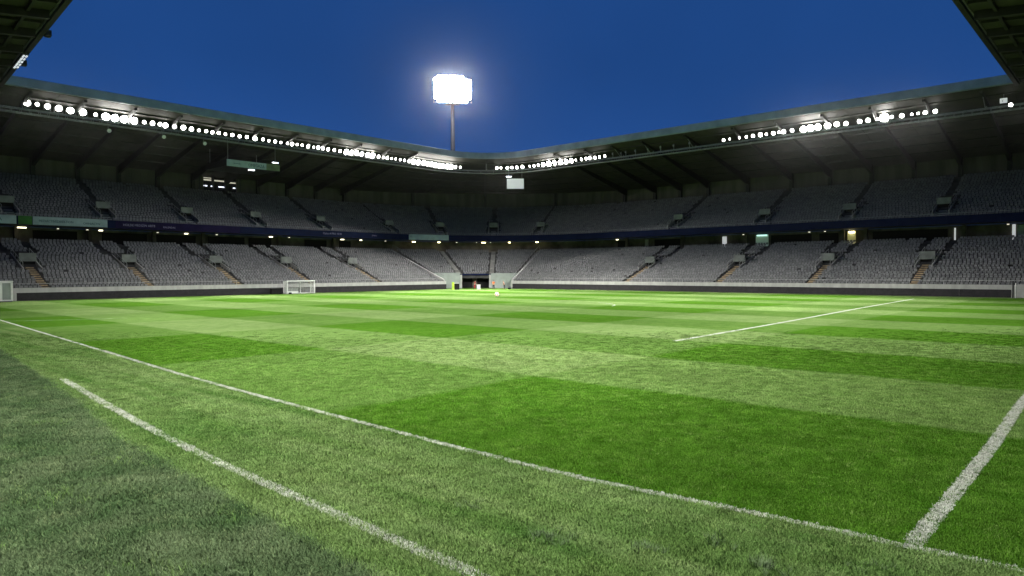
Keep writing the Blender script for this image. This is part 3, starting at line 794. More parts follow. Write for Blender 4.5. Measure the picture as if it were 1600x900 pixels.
rows = [('left', [s for s in LPOS if s < 115]), ('corner', [s for s in LPOS if 115 < s < 145]), ('right', [s for s in LPOS if s > 145])]
rowname = {'left': 'from the left end of the left lamp row', 'corner': 'to the right of the dark gap at the corner', 'right': 'from the left in the separate right lamp row'}
for rn, lst in rows:
    for k, s in enumerate(lst):
        sz = LSIZE.get(s, random.choice((.62, .75, .85, .95))); br = any(a <= s <= b for a, b in BRIGHT)
        if br and 80 < s < 190: sz = random.uniform(1.0, 1.25)
        ox, oy, nx, ny = frame(s, RR)
        zl = 28.95 + random.uniform(-.05, .05)
        if s > 210: zl = 28.35; sz = .7
        if rn == 'left' and s < 40: zl += .35 * (40 - s) / 11
        p = P(s, 10.5, zl, RR)
        far_throw = k % 4 == 1; aim_d = random.uniform(74, 88) if far_throw else random.uniform(24, 60); sway = random.uniform(-14, 14)
        tgt = Vector((ox - nx * aim_d + ny * sway, oy - ny * aim_d - nx * sway, 0))
        d = tgt - p; yaw = math.atan2(d.y, d.x) + PI / 2
        word = 'brightly glaring round floodlight' if br else ('small round floodlight' if sz < .8 else 'round white floodlight')
        floodlight(p, yaw, sz * (1.05 if br else .92), (95 if br else (14, 22, 40)[k % 3]), '%s, %s %s' % (word, ordinal(k + 1), rowname[rn]), LAMP_W * (1.3 if br else 1.0) * (sz ** .6) * (1.35 if far_throw else 1), tgt, min(66, 2 * (math.degrees(math.atan2(28.9, aim_d)) - (7 if far_throw else 9))))
for k, s in enumerate((141.8, 143.9, 145.1, 147.5, 150.5, 153.5, 156.5, 160.0)):   # unlit stubs on the empty stretch
    root = empty('floodlight_bracket', P(s, 10.5, 28.4, RR)); tag(root, '%s unlit upright bracket along the dark stretch of the right catwalk' % ordinal(k + 1), 'bracket', 'unlit brackets on the right catwalk')
    mb = MB(); mb.bar(P(s, 10.5, 28.36, RR), P(s, 10.5, 29.5, RR), .07, 6); mb.build('post', M['steel'], root)
    mb = MB(); lbox(mb, s, -.15, .15, 10.3, 10.42, 29.0, 29.35, RR); mb.build('plate', M['steel'], root)
for k, (px_s, z) in enumerate(((40.5, 26.9), (49.0, 27.1), (56.0, 26.9))):
    root = empty('speaker', P(px_s, 11.1, 27.6, RR)); tag(root, '%s small pale speaker horn from the left, hanging under the left catwalk' % ordinal(k + 1), 'speaker', 'speakers under the left catwalk')
    mb = MB(); mb.bar(P(px_s, 11.1, 27.72, RR), P(px_s, 11.1, z + .1, RR), .04, 5); mb.build('rod', M['steel'], root)
    mb = MB(); mb.bar(P(px_s, 11.0, z, RR), P(px_s, 10.6, z - .15, RR), .12, 10, r2=.34); mb.build('horn', M['white'], root)

# the rows on the two near roofs overhead, above the picture's top edge
for nm, p0_, p1_, inn, n_ in (('left', (14.0, 15), (17.2, 62), (1, -.05), 12), ('right', (-4, 10.6), (66, 10.6), (0, 1), 16)):
    for k in range(n_):
        t = (k / (n_ - 1)) ** 1.6; p = Vector((p0_[0] + (p1_[0] - p0_[0]) * t, p0_[1] + (p1_[1] - p0_[1]) * t, 28.6))
        iv = Vector((*inn, 0)); tgt = p + iv * (-4, 2, 8, 16)[k % 4]; tgt.z = 0
        d = tgt - p; root = floodlight(p, math.atan2(d.y, d.x) + PI / 2, .9, 45, 'round floodlight, %s on the near %s roof overhead, above the photo' % (ordinal(k + 1), nm), LAMP_W * NEAR_K, tgt, 98, .9)
        mb = MB(); mb.bar(p + Vector((0, 0, -.6)), p + Vector((0, 0, 1.2)), .05, 5); mb.build('hanger', M['steel'], root)
for nm, n_ in (('left', 8), ('right', 9)):      # unseen long-throw lamps, added to brighten the far wall and lower seats
    for k in range(n_):
        t = k / (n_ - 1)
        if nm == 'left': p = Vector((14.3 + 3.0 * t, 17.5 + 44 * t, 28.4)); tgt = Vector((86, 22 + 84 * t, 0))
        else: p = Vector((-1.5 + 68 * t, 10.8, 28.4)); tgt = Vector((26 + 84 * t, 84, 0))
        d = tgt - p; floodlight(p, math.atan2(d.y, d.x) + PI / 2, .9, 22, 'added long-throw floodlight, %s on the near %s roof overhead, above the photo' % (ordinal(k + 1), nm), LAMP_W * THROW_K, tgt, 25, .7)
        mb = MB(); mb.bar(p + Vector((0, 0, -.6)), p + Vector((0, 0, 1.4)), .05, 5); mb.build('hanger', M['steel'], LAST[0])
# ------------------------------------------------------------------ floodlight mast behind the corner
mx, my = 170.5, 182.8
mast = empty('floodlight_mast', (mx, my, 0)); tag(mast, 'tall floodlight mast glaring above the corner of the roof', 'floodlight mast')
mb = MB(); mb.bar((mx, my, 0), (mx, my, 65.0), 1.35, 16, r2=.55); mb.build('pole', M['polesteel'], mast, smooth=True)
md = Vector((mx, my, 0)).normalized(); mt_ = Vector((md.y, -md.x, 0))
def MP(u, z, o=0): return Vector((mx, my, 0)) + mt_ * u - md * o + Vector((0, 0, z))
mb = MB()
for i in range(8): mb.bar(MP(-6.6, 63.7 + i * 1.2, .4), MP(6.6, 63.7 + i * 1.2, .4), .09, 5)
for u in (-6.6, -3.3, 0, 3.3, 6.6): mb.bar(MP(u, 63.4, .4), MP(u, 72.4, .4), .12, 5)
mb.build('lamp_frame', M['steel'], mast)
mb = MB(); mb.hexa([MP(-2.5, 62.9, -.6), MP(2.5, 62.9, -.6), MP(2.5, 62.9, 1.2), MP(-2.5, 62.9, 1.2), MP(-2.5, 63.0, -.6), MP(2.5, 63.0, -.6), MP(2.5, 63.0, 1.2), MP(-2.5, 63.0, 1.2)]); mb.build('platform', M['darksteel'], mast)
MLM = LM.copy(); MLM.materials[0] = emis('mast_lens', (1.0, .98, .94), 800)
myaw = math.atan2(-md.y, -md.x) + PI / 2
for i in range(8):
    for j in range(10):
        if (i, j) in ((0, 0), (0, 9), (7, 0), (7, 9), (7, 8)): continue
        p = MP(-5.9 + j * 1.31 + random.uniform(-.08, .08), 64.2 + i * 1.17 + random.uniform(-.1, .1) - .03 * j, .9)
        o = inst('lamp', HM, mast, p, myaw, (1.42,) * 3); o.rotation_euler[0] = .25
        o2 = bpy.data.objects.new('lens', MLM); COL.objects.link(o2); o2.parent = o
for u in (-3, 3):
    for v in (66, 70):
        ld = bpy.data.lights.new('mast_beam', 'SPOT'); ld.energy = MAST_W * 20; ld.spot_size = math.radians(55); ld.spot_blend = .8; ld.shadow_soft_size = 1.2; ld.color = (1, .97, .92)
        lo = bpy.data.objects.new('mast_beam', ld); COL.objects.link(lo); p = MP(u, v, 2.2); d = (Vector((45, 42, 0)) - p).normalized()
        lo.location = p; lo.rotation_euler = d.to_track_quat('-Z', 'Y').to_euler()

# ------------------------------------------------------------------ hanging box sign and screen
sg = empty('hanging_sign', P(66.5, 17, 24.4)); tag(sg, 'long boxed advertising sign hanging under the left roof', 'hanging sign')
mb = MB(); mb.box(61.1, 71.8, B0 + 13.06, B0 + 22, 23.72, 24.84); mb.build('box', M['darksteel'], sg)
mb = MB(); mb.box(61.1, 69.0, B0 + 12.98, B0 + 13.05, 23.66, 24.9); o = mb.build('front_panel', M['palecyan'], sg)
mb = MB(); mb.box(69.02, 71.8, B0 + 12.98, B0 + 13.05, 23.66, 24.9); o = mb.build('front_panel', M['olive'], sg); o['label'] = 'olive green end panel'
text_mesh('lettering', 'OMEGAZA', .85, M['ink'], sg, (65.3, B0 + 12.96, 23.95), (1, 0), sx=.8)
text_mesh('lettering', 'activmedia', .4, M['ink'], sg, (62.4, B0 + 12.96, 24.15), (1, 0), sx=.8)
for u in (61.6, 71.2):
    for o_ in (13.6, 21):
        mb = MB(); mb.bar((u, B0 + o_, 24.85), (u, B0 + o_, roofz(o_) - .02), .06, 5); mb.build('rod', M['steel'], sg)
for (u, o_, z, lab, ph) in ((72.0, 15.0, 25.55, 'flat white lamp above the right end of the hanging sign', 1), (66.2, 13.5, 23.35, 'flat white lamp below the hanging sign', 0)):
    root = empty('strip_lamp', (u, B0 + o_, z)); tag(root, lab, 'lamp')
    mb = MB(); mb.box(u - .55, u + .55, B0 + o_ - .2, B0 + o_ + .2, z, z + .12); mb.build('tube', M['cool'], root)
    mb = MB(); mb.bar((u, B0 + o_, z + .12), (u, B0 + o_, (roofz(o_) - .02) if ph else 23.72), .03, 5); mb.build('rod', M['steel'], root)
def fr(s, off, z): return P(s, off, z)
sp1, sp2 = Vector((*P(116.5, 12, 0).xy, 0)), Vector((*P(118.8, 12, 0).xy, 0))
mid = (sp1 + sp2) / 2; tdir = Vector((rt0.x, rt0.y, 0)).normalized(); ndir = Vector((tdir.y, -tdir.x, 0))
scr = empty('hanging_screen', mid + Vector((0, 0, 25))); tag(scr, 'small blank white screen hanging under the corner roof', 'screen')
def SPt(u, z, o=0): return mid + tdir * u - Vector((fw.x, fw.y, 0)).normalized() * o + Vector((0, 0, z))
mb = MB(); mb.hexa([SPt(-2.1, 23.6, 0), SPt(2.1, 23.6, 0), SPt(2.1, 23.6, -.3), SPt(-2.1, 23.6, -.3), SPt(-2.1, 26.15, 0), SPt(2.1, 26.15, 0), SPt(2.1, 26.15, -.3), SPt(-2.1, 26.15, -.3)]); mb.build('case', M['steel'], scr)
M['panel_glow'] = emis('glowing_pale_panel', (.75, .8, .82), .35)  # faint glow stands in for lamplight reflected off the white panel
mb = MB(); mb.hexa([SPt(-2.0, 23.7, .04), SPt(2.0, 23.7, .04), SPt(2.0, 23.7, .01), SPt(-2.0, 23.7, .01), SPt(-2.0, 26.05, .04), SPt(2.0, 26.05, .04), SPt(2.0, 26.05, .01), SPt(-2.0, 26.05, .01)]); mb.build('white_face', M['panel_glow'], scr)
mb = MB()
for u in (-1.6, 1.6): mb.bar(SPt(u, 26.15, -.15), SPt(u, 28.9, -.15), .06, 5)
mb.build('rod', M['steel'], scr)
root = empty('strip_lamp', SPt(-1.5, 26.7)); tag(root, 'small white lamp just above the hanging screen', 'lamp')
mb = MB(); a_ = SPt(-2.1, 26.55); mb.hexa([SPt(-2.2, 26.5, .2), SPt(-.9, 26.5, .2), SPt(-.9, 26.5, -.1), SPt(-2.2, 26.5, -.1), SPt(-2.2, 26.65, .2), SPt(-.9, 26.65, .2), SPt(-.9, 26.65, -.1), SPt(-2.2, 26.65, -.1)]); mb.build('tube', M['cool'], root)
mb = MB(); mb.bar(SPt(-1.6, 26.65, .05), SPt(-1.6, 28.8, .05), .03, 5); mb.build('rod', M['steel'], root)
# number plate lamp near the right roof edge
root = empty('number_plate', P(211.7, 9.0, 28.5, RR)); tag(root, 'small lit white plate with the figure 1 at the right roof edge', 'number plate')
mb = MB(); lbox(mb, 211.7, -.45, .45, 8.9, 9.0, 28.45, 29.15, RR); mb.build('plate', M['litdoor'], root)
p = P(211.45, 8.88, 28.55, RR); text_mesh('lettering', '1', .6, M['black'], root, p, (0, -1))
mb = MB(); mb.bar(P(211.7, 9.1, 29.1, RR), P(211.7, 9.1, roofz(9), RR), .04, 5); mb.build('rod', M['steel'], root)

# ------------------------------------------------------------------ concourse lamps
CL = [(30.9, 1.2, 'warm'), (36.0, .25, 'warm'), (40.4, .3, 'warm'), (42.5, .6, 'warm'), (52.0, .25, 'warm'), (57.2, .6, 'warm'), (63.1, .3, 'warm'), (74.6, .7, 'warm'), (78.8, .3, 'warm'), (92.1, .8, 'warm'), (97.2, .5, 'warm'), (103.4, .25, 'warm'), (106.5, .7, 'yellowlamp'), (109.1, .6, 'yellowlamp'), (110.9, .35, 'warm'), (112.9, .2, 'warm'), (113.6, 1.0, 'yellowlamp'), (114.3, .2, 'warm'), (116.2, .5, 'yellowlamp'), (119.0, .6, 'yellowlamp'), (132.4, .5, 'warm'), (163.2, .25, 'warm'), (176.4, .3, 'warm'), (179.3, .25, 'warm'), (207.9, .3, 'cool')]
for k, (s, sz, mm) in enumerate(CL):
    z = 11.30
    root = empty('concourse_lamp', P(s, 21.8, z)); nm = 'bright' if sz > .55 else 'tiny'
    col = 'yellow' if mm == 'yellowlamp' else 'white'
    tag(root, '%s %s lamp under the balcony, %s from the left edge of the photo' % (nm, col, ordinal(k + 1)), 'lamp', 'lamps under the balcony')
    sc_ = 1.0 / (1 + max(0, (21.8 / 14)) * (1 if SC < s < SE else 0)) if False else 1
    mb = MB(); lbox(mb, s, -.5 * sz, .5 * sz, 21.6, 21.6 + .3, z - .18 * min(1, .5 + sz), z); mb.build('lens', M['dimwarm'] if sz < .5 else M[mm], root)
    mb = MB(); lbox(mb, s, -.55 * sz, .55 * sz, 21.55, 21.95, z + .002, z + .19); mb.build('housing', M['darksteel'], root)

# ------------------------------------------------------------------ small goal
gx0, gx1, gy, gyb, gh = 64.4, 69.8, 111.6, 112.9, 2.25
goal = empty('goal', ((gx0 + gx1) / 2, gy, 0)); tag(goal, 'small white goal with net standing against the left stand', 'goal')
for x in (gx0, gx1):
    mb = MB(); mb.bar((x, gy, 0), (x, gy, gh), .09, 8); mb.build('post', M['white'], goal)
    mb = MB(); mb.bar((x, gyb, 0), (x, gyb, gh * .96), .06, 6); mb.bar((x, gy, .06), (x, gyb, .06), .06, 6); mb.bar((x, gy, gh - .05), (x, gyb, gh * .96), .05, 6); mb.build('side_frame', M['white'], goal)
mb = MB(); mb.bar((gx0 - .09, gy, gh), (gx1 + .09, gy, gh), .09, 8); mb.build('crossbar', M['white'], goal)
mb = MB(); mb.bar((gx0, gyb, .06), (gx1, gyb, .06), .06, 6); mb.bar((gx0, gyb, gh * .96), (gx1, gyb, gh * .96), .05, 6); mb.bar((67.7, gyb, 0), (67.7, gyb, gh * .96), .06, 6); mb.build('back_frame', M['white'], goal)
mb = MB(); q = 0
for k in range(55):
    x = gx0 + (gx1 - gx0) * k / 54; mb.bar((x, gyb, .05), (x, gyb, gh * .96), .007, 3)
for k in range(22): mb.bar((gx0, gyb, .1 + k * .1), (gx1, gyb, .1 + k * .1), .007, 3)
for x in (gx0, gx1):
    for k in range(14): mb.bar((x, gy + (gyb - gy) * k / 13, .05), (x, gy + (gyb - gy) * k / 13, gh * .98), .012, 3)
    for k in range(22): mb.bar((x, gy, .1 + k * .1), (x, gyb, .1 + k * .1), .009, 3)
for k in range(55):
    x = gx0 + (gx1 - gx0) * k / 54; mb.bar((x, gy, gh), (x, gyb, gh * .96), .008, 3)
mb.build('net', M['white'], goal)
eb = empty('goalside_piece', (65.9, 112.3, 0)); tag(eb, 'low grey and white panel inside the small goal', 'panel')
mb = MB(); mb.box(64.9, 66.9, 112.2, 112.32, 0, .45); mb.build('base_panel', M['white'], eb)
mb = MB(); mb.box(64.9, 66.9, 112.2, 112.28, .45, 1.05); mb.build('upper_panel', M['steel'], eb)
kb = empty('goalside_piece', (63.3, 113, 0)); tag(kb, 'black box put in for the dark gap in the boards, left of the small goal', 'box')
mb = MB(); mb.box(62.2, 64.1, 113.0, 113.7, 0, .95); mb.build('body', M['black'], kb)  # solid black body fills in for a dark gap between boards
mb = MB(); mb.box(62.15, 64.15, 112.96, 113.72, .955, 1.03); mb.build('lid', M['darksteel'], kb)
wg = empty('goal_weight', (64.75, 111.2, 0)); tag(wg, 'small black weight at the foot of the left goal post', 'weight')
mb = MB(); mb.box(64.5, 64.95, 111.1, 111.4, 0, .22); mb.build('body', M['black'], wg)
mb = MB(); mb.bar((64.55, 111.25, .25), (64.9, 111.25, .25), .03, 5); mb.bar((64.6, 111.25, .2), (64.6, 111.25, .26), .03, 5); mb.bar((64.85, 111.25, .2), (64.85, 111.25, .26), .03, 5); mb.build('handle', M['darksteel'], wg)

# white cabin at the left end, white panels at the right end
cb = empty('white_cabin', (20, 112.2, 0)); tag(cb, 'white cabin standing at the left edge of the pitch', 'cabin')
mb = MB(); mb.box(14.0, 24.15, 111.2, 113.4, .12, 2.62); mb.build('body', M['white'], cb)
mb = MB(); mb.box(13.9, 24.25, 111.1, 113.5, 2.625, 2.78); mb.build('roof', M['white'], cb)
mb = MB(); mb.box(23.05, 23.95, 111.14, 111.19, .3, 2.5); mb.build('panel', M['greygreen'], cb)
for x in (22.8, 24.05, 20.4, 18.0):
    mb = MB(); mb.box(x, x + .14, 111.09, 111.185, .14, 2.6); mb.build('frame_post', M['white'], cb)
mb = MB(); mb.box(14.05, 24.1, 111.25, 113.35, .0, .118); mb.build('base', M['darksteel'], cb)
wp = empty('wall_end_post', (25.0, B0, 0)); tag(wp, 'pale concrete post where the dark boards begin on the left', 'post')
mb = MB(); mb.box(24.75, 25.18, B0 - .1, B0 + .015, 0, 1.5); mb.box(24.75, 25.18, B0 - .12, B0 + .015, 1.502, 1.7); mb.build('shaft', M['pale'], wp)
bar_ = empty('white_barrier', (117, 8, 0)); tag(bar_, 'white panelled barrier at the right edge of the pitch', 'barrier')
for k in range(4):
    y1 = 13.0 - k * 3.0; mb = MB(); mb.box(116.3, 116.5, y1 - 2.96, y1, .05, 1.85); mb.build('panel', M['pale'], bar_)
mb = MB(); mb.box(116.25, 116.55, .9, 13.05, 1.15, 1.2); mb.build('rail', M['steel'], bar_)
gp = empty('gate_post', (116.6, 13.4, 0)); tag(gp, 'dark gate post at the right end of the dark boards', 'post')
mb = MB(); mb.bar((116.5, 13.5, 0), (116.5, 13.5, 2.3), .09, 8); mb.build('post', M['darksteel'], gp)
mb = MB(); mb.bar((116.5, 13.2, 0), (116.5, 13.2, 2.0), .05, 8); mb.build('stay', M['white'], gp)

# ------------------------------------------------------------------ ball
def sphere_mesh(mats, r, fn):
    bm = bmesh.new(); bmesh.ops.create_icosphere(bm, subdivisions=3, radius=r)
    me = bpy.data.meshes.new('ball')
    for f in bm.faces: f.material_index = fn(f.calc_center_median()); f.smooth = True
    bm.to_mesh(me); bm.free()
    for m_ in mats: me.materials.append(m_)
    return me
M['orange'] = mat('orange_ball_panel', (.62, .12, .05), .4, var=.1)
M['ballwhite'] = mat('white_ball_panel', (.80, .78, .75), .4, var=.04)
phi = (1 + 5 ** .5) / 2
ICO = [Vector(v).normalized() for v in ((0, 1, phi), (0, 1, -phi), (0, -1, phi), (0, -1, -phi), (1, phi, 0), (1, -phi, 0), (-1, phi, 0), (-1, -phi, 0), (phi, 0, 1), (phi, 0, -1), (-phi, 0, 1), (-phi, 0, -1))]
bme = sphere_mesh([M['ballwhite'], M['orange']], .34, lambda c: 1 if max(c.normalized().dot(v) for v in ICO) > .935 else 0)
ball = bpy.data.objects.new('ball', bme); COL.objects.link(ball); ball.location = (77.5, 73.4, .34); ball.rotation_euler = (.5, .3, .2)
tag(ball, 'white and orange ball lying alone on the far part of the pitch', 'ball')

# ------------------------------------------------------------------ people and things by the tunnel
M['skin'] = mat('skin', (.45, .27, .19), .6, var=.05); M['red'] = mat('red_cloth', (.42, .02, .03), .8); M['vest'] = mat('orange_vest', (.75, .16, .05), .7)
M['pink'] = mat('pale_pink_top', (.62, .33, .28), .8); M['trouser'] = mat('black_trousers', (.012, .012, .015), .8); M['hair'] = mat('dark_hair', (.03, .02, .015), .8)
M['lime'] = mat('lime_cloth', (.42, .62, .04), .6)
def skin_body(name, joints, edges, m, parent, root=0):
    me = bpy.data.meshes.new(name); me.from_pydata([j[:3] for j in joints], edges, [])
    o = bpy.data.objects.new(name, me); COL.objects.link(o)
    md_ = o.modifiers.new('skin', 'SKIN'); md_.use_smooth_shade = True
    for i, v in enumerate(me.skin_vertices[0].data):
        v.radius = (joints[i][3], joints[i][3] if len(joints[i]) < 5 else joints[i][4]); v.use_root = (i == root)
    sb = o.modifiers.new('sub', 'SUBSURF'); sb.levels = 2; sb.render_levels = 2
    dg = bpy.context.evaluated_depsgraph_get(); me2 = bpy.data.meshes.new_from_object(o.evaluated_get(dg))
    bpy.data.objects.remove(o)
    me2.materials.clear(); me2.materials.append(m)
    for p in me2.polygons: p.use_smooth = True
    o = bpy.data.objects.new(name, me2); COL.objects.link(o); o.parent = parent; return o
def person(loc, rz, label, top, legs, bend=0.0, arm=0.3, headc='hair'):
    root = empty('person', loc); root.rotation_euler[2] = rz; root.scale = (1.12, 1.12, 1.08); tag(root, label, 'person')
    c, s = math.cos(bend), math.sin(bend)
    def B(x, y, z):          # bend the upper body forward about the hips
        zz_ = z - .95; return (x, y * c - zz_ * s, .95 + y * s + zz_ * c)
    j = [(0, 0, .95, .13, .10), (*B(0, 0, 1.15), .14, .10), (*B(0, 0, 1.38), .17, .11), (*B(0, 0, 1.50), .055), (*B(0, -.02, 1.60), .085, .10), (*B(0, -.01, 1.70), .075, .09)]
    e_ = [(0, 1), (1, 2), (2, 3), (3, 4), (4, 5)]
    for sx in (-1, 1):
        b = len(j)
        j += [(*B(sx * .19, 0, 1.42), .055), (*B(sx * .25, -.02, 1.15), .045), (*B(sx * .22, -.02 - arm, .98 + arm * .3), .034), (*B(sx * .21, -.06 - arm * 1.25, .93 + arm * .4), .03)]
        e_ += [(2, b), (b, b + 1), (b + 1, b + 2), (b + 2, b + 3)]
        for k, (fx, fl) in enumerate(((-.02, .08), (0, .09), (.02, .085))):   # fingers
            q = B(sx * .21 + fx, -.06 - arm * 1.25 - .02, .93 + arm * .4 - fl); j.append((*q, .009)); e_.append((b + 3, len(j) - 1))
        b = len(j)
        j += [(sx * .09, 0, .86, .085), (sx * .11, -.03 * (1 + sx), .48, .058), (sx * .12, .03 * sx, .09, .04), (sx * .13, .03 * sx - .14, .035, .035)]
        e_ += [(0, b), (b, b + 1), (b + 1, b + 2), (b + 2, b + 3)]
    skin_body('body', j, e_, M['skin'], root)
    k = 1.18
    t = [(*B(0, 0, .98), .15, .12), (*B(0, 0, 1.15), .155, .12), (*B(0, 0, 1.36), .19, .13), (*B(0, 0, 1.46), .08)]
    te = [(0, 1), (1, 2), (2, 3)]
    for sx in (-1, 1):
        b = len(t); t += [(*B(sx * .19, 0, 1.42), .07), (*B(sx * .25, -.02, 1.18), .058)]; te += [(2, b), (b, b + 1)]
    skin_body('top', t, te, M[top], root)
    l = [(0, 0, .97, .145, .115)]; le = []
    for sx in (-1, 1):
        b = len(l); l += [(sx * .09, 0, .84, .10), (sx * .11, -.03 * (1 + sx), .48, .075), (sx * .12, .03 * sx, .11, .058)]; le += [(0, b), (b, b + 1), (b + 1, b + 2)]
    skin_body('trousers', l, le, M[legs], root)
    skin_body('hair', [(*B(0, .03, 1.62), .07), (*B(0, .02, 1.74), .078)], [(0, 1)], M[headc], root)
    return root
person((107.0, 108.0, 0), .6, 'person in red standing by a white box in front of the tunnel', 'red', 'red', .15, .28)
person((109.6, 104.8, 0), 2.2, 'person in orange vest and black trousers right of the tunnel', 'vest', 'trouser', 0, .1)
person((110.2, 102.2, 0), -2.4, 'person in pale pink top leaning towards a dark bag', 'pink', 'trouser', .35, .22)
wb = empty('white_box', (107.4, 107.2, 0)); tag(wb, 'upright white box beside the person in red', 'box')
mb = MB(); mb.box(107.1, 107.7, 106.95, 107.45, .0, .92); mb.build('body', M['white'], wb)
mb = MB(); mb.box(107.06, 107.74, 106.91, 107.49, .925, 1.0); mb.build('lid', M['white'], wb)
bgm = bmesh.new(); bmesh.ops.create_icosphere(bgm, subdivisions=2, radius=.32)
for v in bgm.verts: v.co.z = v.co.z * .7 + .2; v.co.x *= 1.3; v.co.z = max(v.co.z, 0)
bm_ = bpy.data.meshes.new('bag'); bgm.to_mesh(bm_); bgm.free(); bm_.materials.append(M['trouser'])
bag = empty('sports_bag', (110.9, 101.4, 0)); tag(bag, 'dark bag on the grass at the feet of the person in pink', 'bag')
o = bpy.data.objects.new('body', bm_); COL.objects.link(o); o.parent = bag
mb = MB(); mb.bar((110.6, 101.4, .4), (110.75, 101.4, .6), .03, 5); mb.bar((110.75, 101.4, .6), (111.05, 101.4, .6), .03, 5); mb.bar((111.05, 101.4, .6), (111.2, 101.4, .4), .03, 5); mb.build('handle', M['trouser'], bag)
lm = empty('safety_gate', (101.5, 108.8, 0)); tag(lm, 'lime yellow padded post with a dark opening beside it, left of the tunnel', 'padded gate')
def RB(cx, cy, u0, u1, o0, o1, z0, z1):
    f2 = Vector((fw.x, fw.y, 0)).normalized(); c0 = Vector((cx, cy, 0)); q = lambda u, o, z: c0 + tdir * u + f2 * o + Vector((0, 0, z))
    return MB().hexa([q(u0, o0, z0), q(u1, o0, z0), q(u1, o1, z0), q(u0, o1, z0), q(u0, o0, z1), q(u1, o0, z1), q(u1, o1, z1), q(u0, o1, z1)])
RB(101.5, 108.8, -.35, .15, 0, .4, 0, 1.6).build('lime_pad', M['lime'], lm)
RB(101.5, 108.8, .152, 1.2, .1, .5, 0, 1.3).build('dark_mat', M['black'], lm)
RB(101.5, 108.8, .152, 1.15, .0, .1, 1.32, 1.42).build('top_bar', M['white'], lm)

# ------------------------------------------------------------------ grass blades near the camera
def clump(name, n, h, spread, m, bend=.6):
    mb = MB()
    for _ in range(n):
        x, y = rng.normal(0, spread, 2); t = rng.uniform(0, 2 * PI); hh = h * rng.uniform(.5, 1.25); w_ = .0028 + .0015 * rng.random()
        dx, dy = math.cos(t) * hh * bend * rng.uniform(.3, 1.3), math.sin(t) * hh * bend * rng.uniform(.3, 1.3); px, py = -math.sin(t) * w_, math.cos(t) * w_
        b = len(mb.v)
        mb.v += [(x - px, y - py, 0), (x + px, y + py, 0), (x + dx * .4 + px * .8, y + dy * .4 + py * .8, hh * .62), (x + dx * .4 - px * .8, y + dy * .4 - py * .8, hh * .62), (x + dx, y + dy, hh)]
        mb.f += [(b, b + 1, b + 2, b + 3), (b + 3, b + 2, b + 4)]; mb.m += [0, 0]
    me = bpy.data.meshes.new(name); me.from_pydata(mb.v, [], mb.f); me.materials.append(m); me.update(); return me
def line_dist(P2):
    d = np.full(len(P2), 9.0)
    for L_, w_ in LINES[:3]:
        Ls = L_[::8]
        for i0 in range(0, len(P2), 20000):
            q = P2[i0:i0 + 20000]; dd = np.sqrt(((q[:, None] - Ls[None]) ** 2).sum(-1)).min(1)
            # nearest of points every 0.4 m: remove the along-line part
            j = ((q[:, None] - Ls[None]) ** 2).sum(-1).argmin(1); j2 = np.clip(j + 1, 0, len(Ls) - 1); j1 = np.clip(j - 1, 0, len(Ls) - 1)
            tv = Ls[j2] - Ls[j1]; tv /= np.linalg.norm(tv, axis=1, keepdims=True) + 1e-9
            r_ = q - Ls[j]; al = (r_ * tv).sum(1); per = np.abs(r_[:, 0] * tv[:, 1] - r_[:, 1] * tv[:, 0])
            val = np.where(np.abs(al) < .45, per, dd) - w_ / 2
            d[i0:i0 + 20000] = np.minimum(d[i0:i0 + 20000], val)
    return d
def scatter(name, pts, me, smin, smax, z, label):
    """one object of grass: its base mesh is the point set, geometry nodes put a clump on each point"""
    base = bpy.data.meshes.new(name); base.vertices.add(len(pts)); V = np.column_stack([pts, np.full(len(pts), z)]); base.vertices.foreach_set('co', V.ravel()); base.update()
    o = bpy.data.objects.new(name, base); COL.objects.link(o); o['kind'] = 'stuff'; o['label'] = label; o['category'] = 'grass'
    src = bpy.data.objects.new('grass_tuft', me); COL.objects.link(src); src.parent = o
    src.location = (float(pts[0][0]), float(pts[0][1]), z); src['kind'] = 'stuff'
    ng = bpy.data.node_groups.new(name, 'GeometryNodeTree')
    ng.interface.new_socket('Geometry', in_out='INPUT', socket_type='NodeSocketGeometry'); ng.interface.new_socket('Geometry', in_out='OUTPUT', socket_type='NodeSocketGeometry')
    gi = ng.nodes.new('NodeGroupInput'); go = ng.nodes.new('NodeGroupOutput'); ip = ng.nodes.new('GeometryNodeInstanceOnPoints'); oi = ng.nodes.new('GeometryNodeObjectInfo')
    oi.inputs['Object'].default_value = src; oi.inputs['As Instance'].default_value = True
    rv = ng.nodes.new('FunctionNodeRandomValue'); rv.data_type = 'FLOAT_VECTOR'; rv.inputs[0].default_value = (0, 0, 0); rv.inputs[1].default_value = (0, 0, 6.283)
    rs = ng.nodes.new('FunctionNodeRandomValue'); rs.data_type = 'FLOAT'; rs.inputs[2].default_value = smin; rs.inputs[3].default_value = smax; rs.inputs['Seed'].default_value = 5
    L_ = ng.links.new
    L_(gi.outputs[0], ip.inputs['Points']); L_(oi.outputs['Geometry'], ip.inputs['Instance']); L_(rv.outputs[0], ip.inputs['Rotation']); L_(rs.outputs[1], ip.inputs['Scale']); L_(ip.outputs[0], go.inputs[0])
    md_ = o.modifiers.new('scatter', 'NODES'); md_.node_group = ng
    return o
def view_points(n, d0, d1, power):
    """ground points spread over the wedge of ground in front of the camera"""
    u = rng.uniform(-.80, .80, n); t = rng.random(n); d = (d0 ** (2 - power) + t * (d1 ** (2 - power) - d0 ** (2 - power))) ** (1 / (2 - power))
    f2 = np.array([fw.x, fw.y]) / math.hypot(fw.x, fw.y); r2 = np.array([rt0.x, rt0.y])
    return d[:, None] * f2 + (d * u)[:, None] * r2
pts = view_points(150000, 6.0, 46.0, 1.35)
pd = pts[:, 0] * fw.x + pts[:, 1] * fw.y; pts = pts[rng.random(len(pts)) > (pd - 24) / 22]
dl = line_dist(pts)
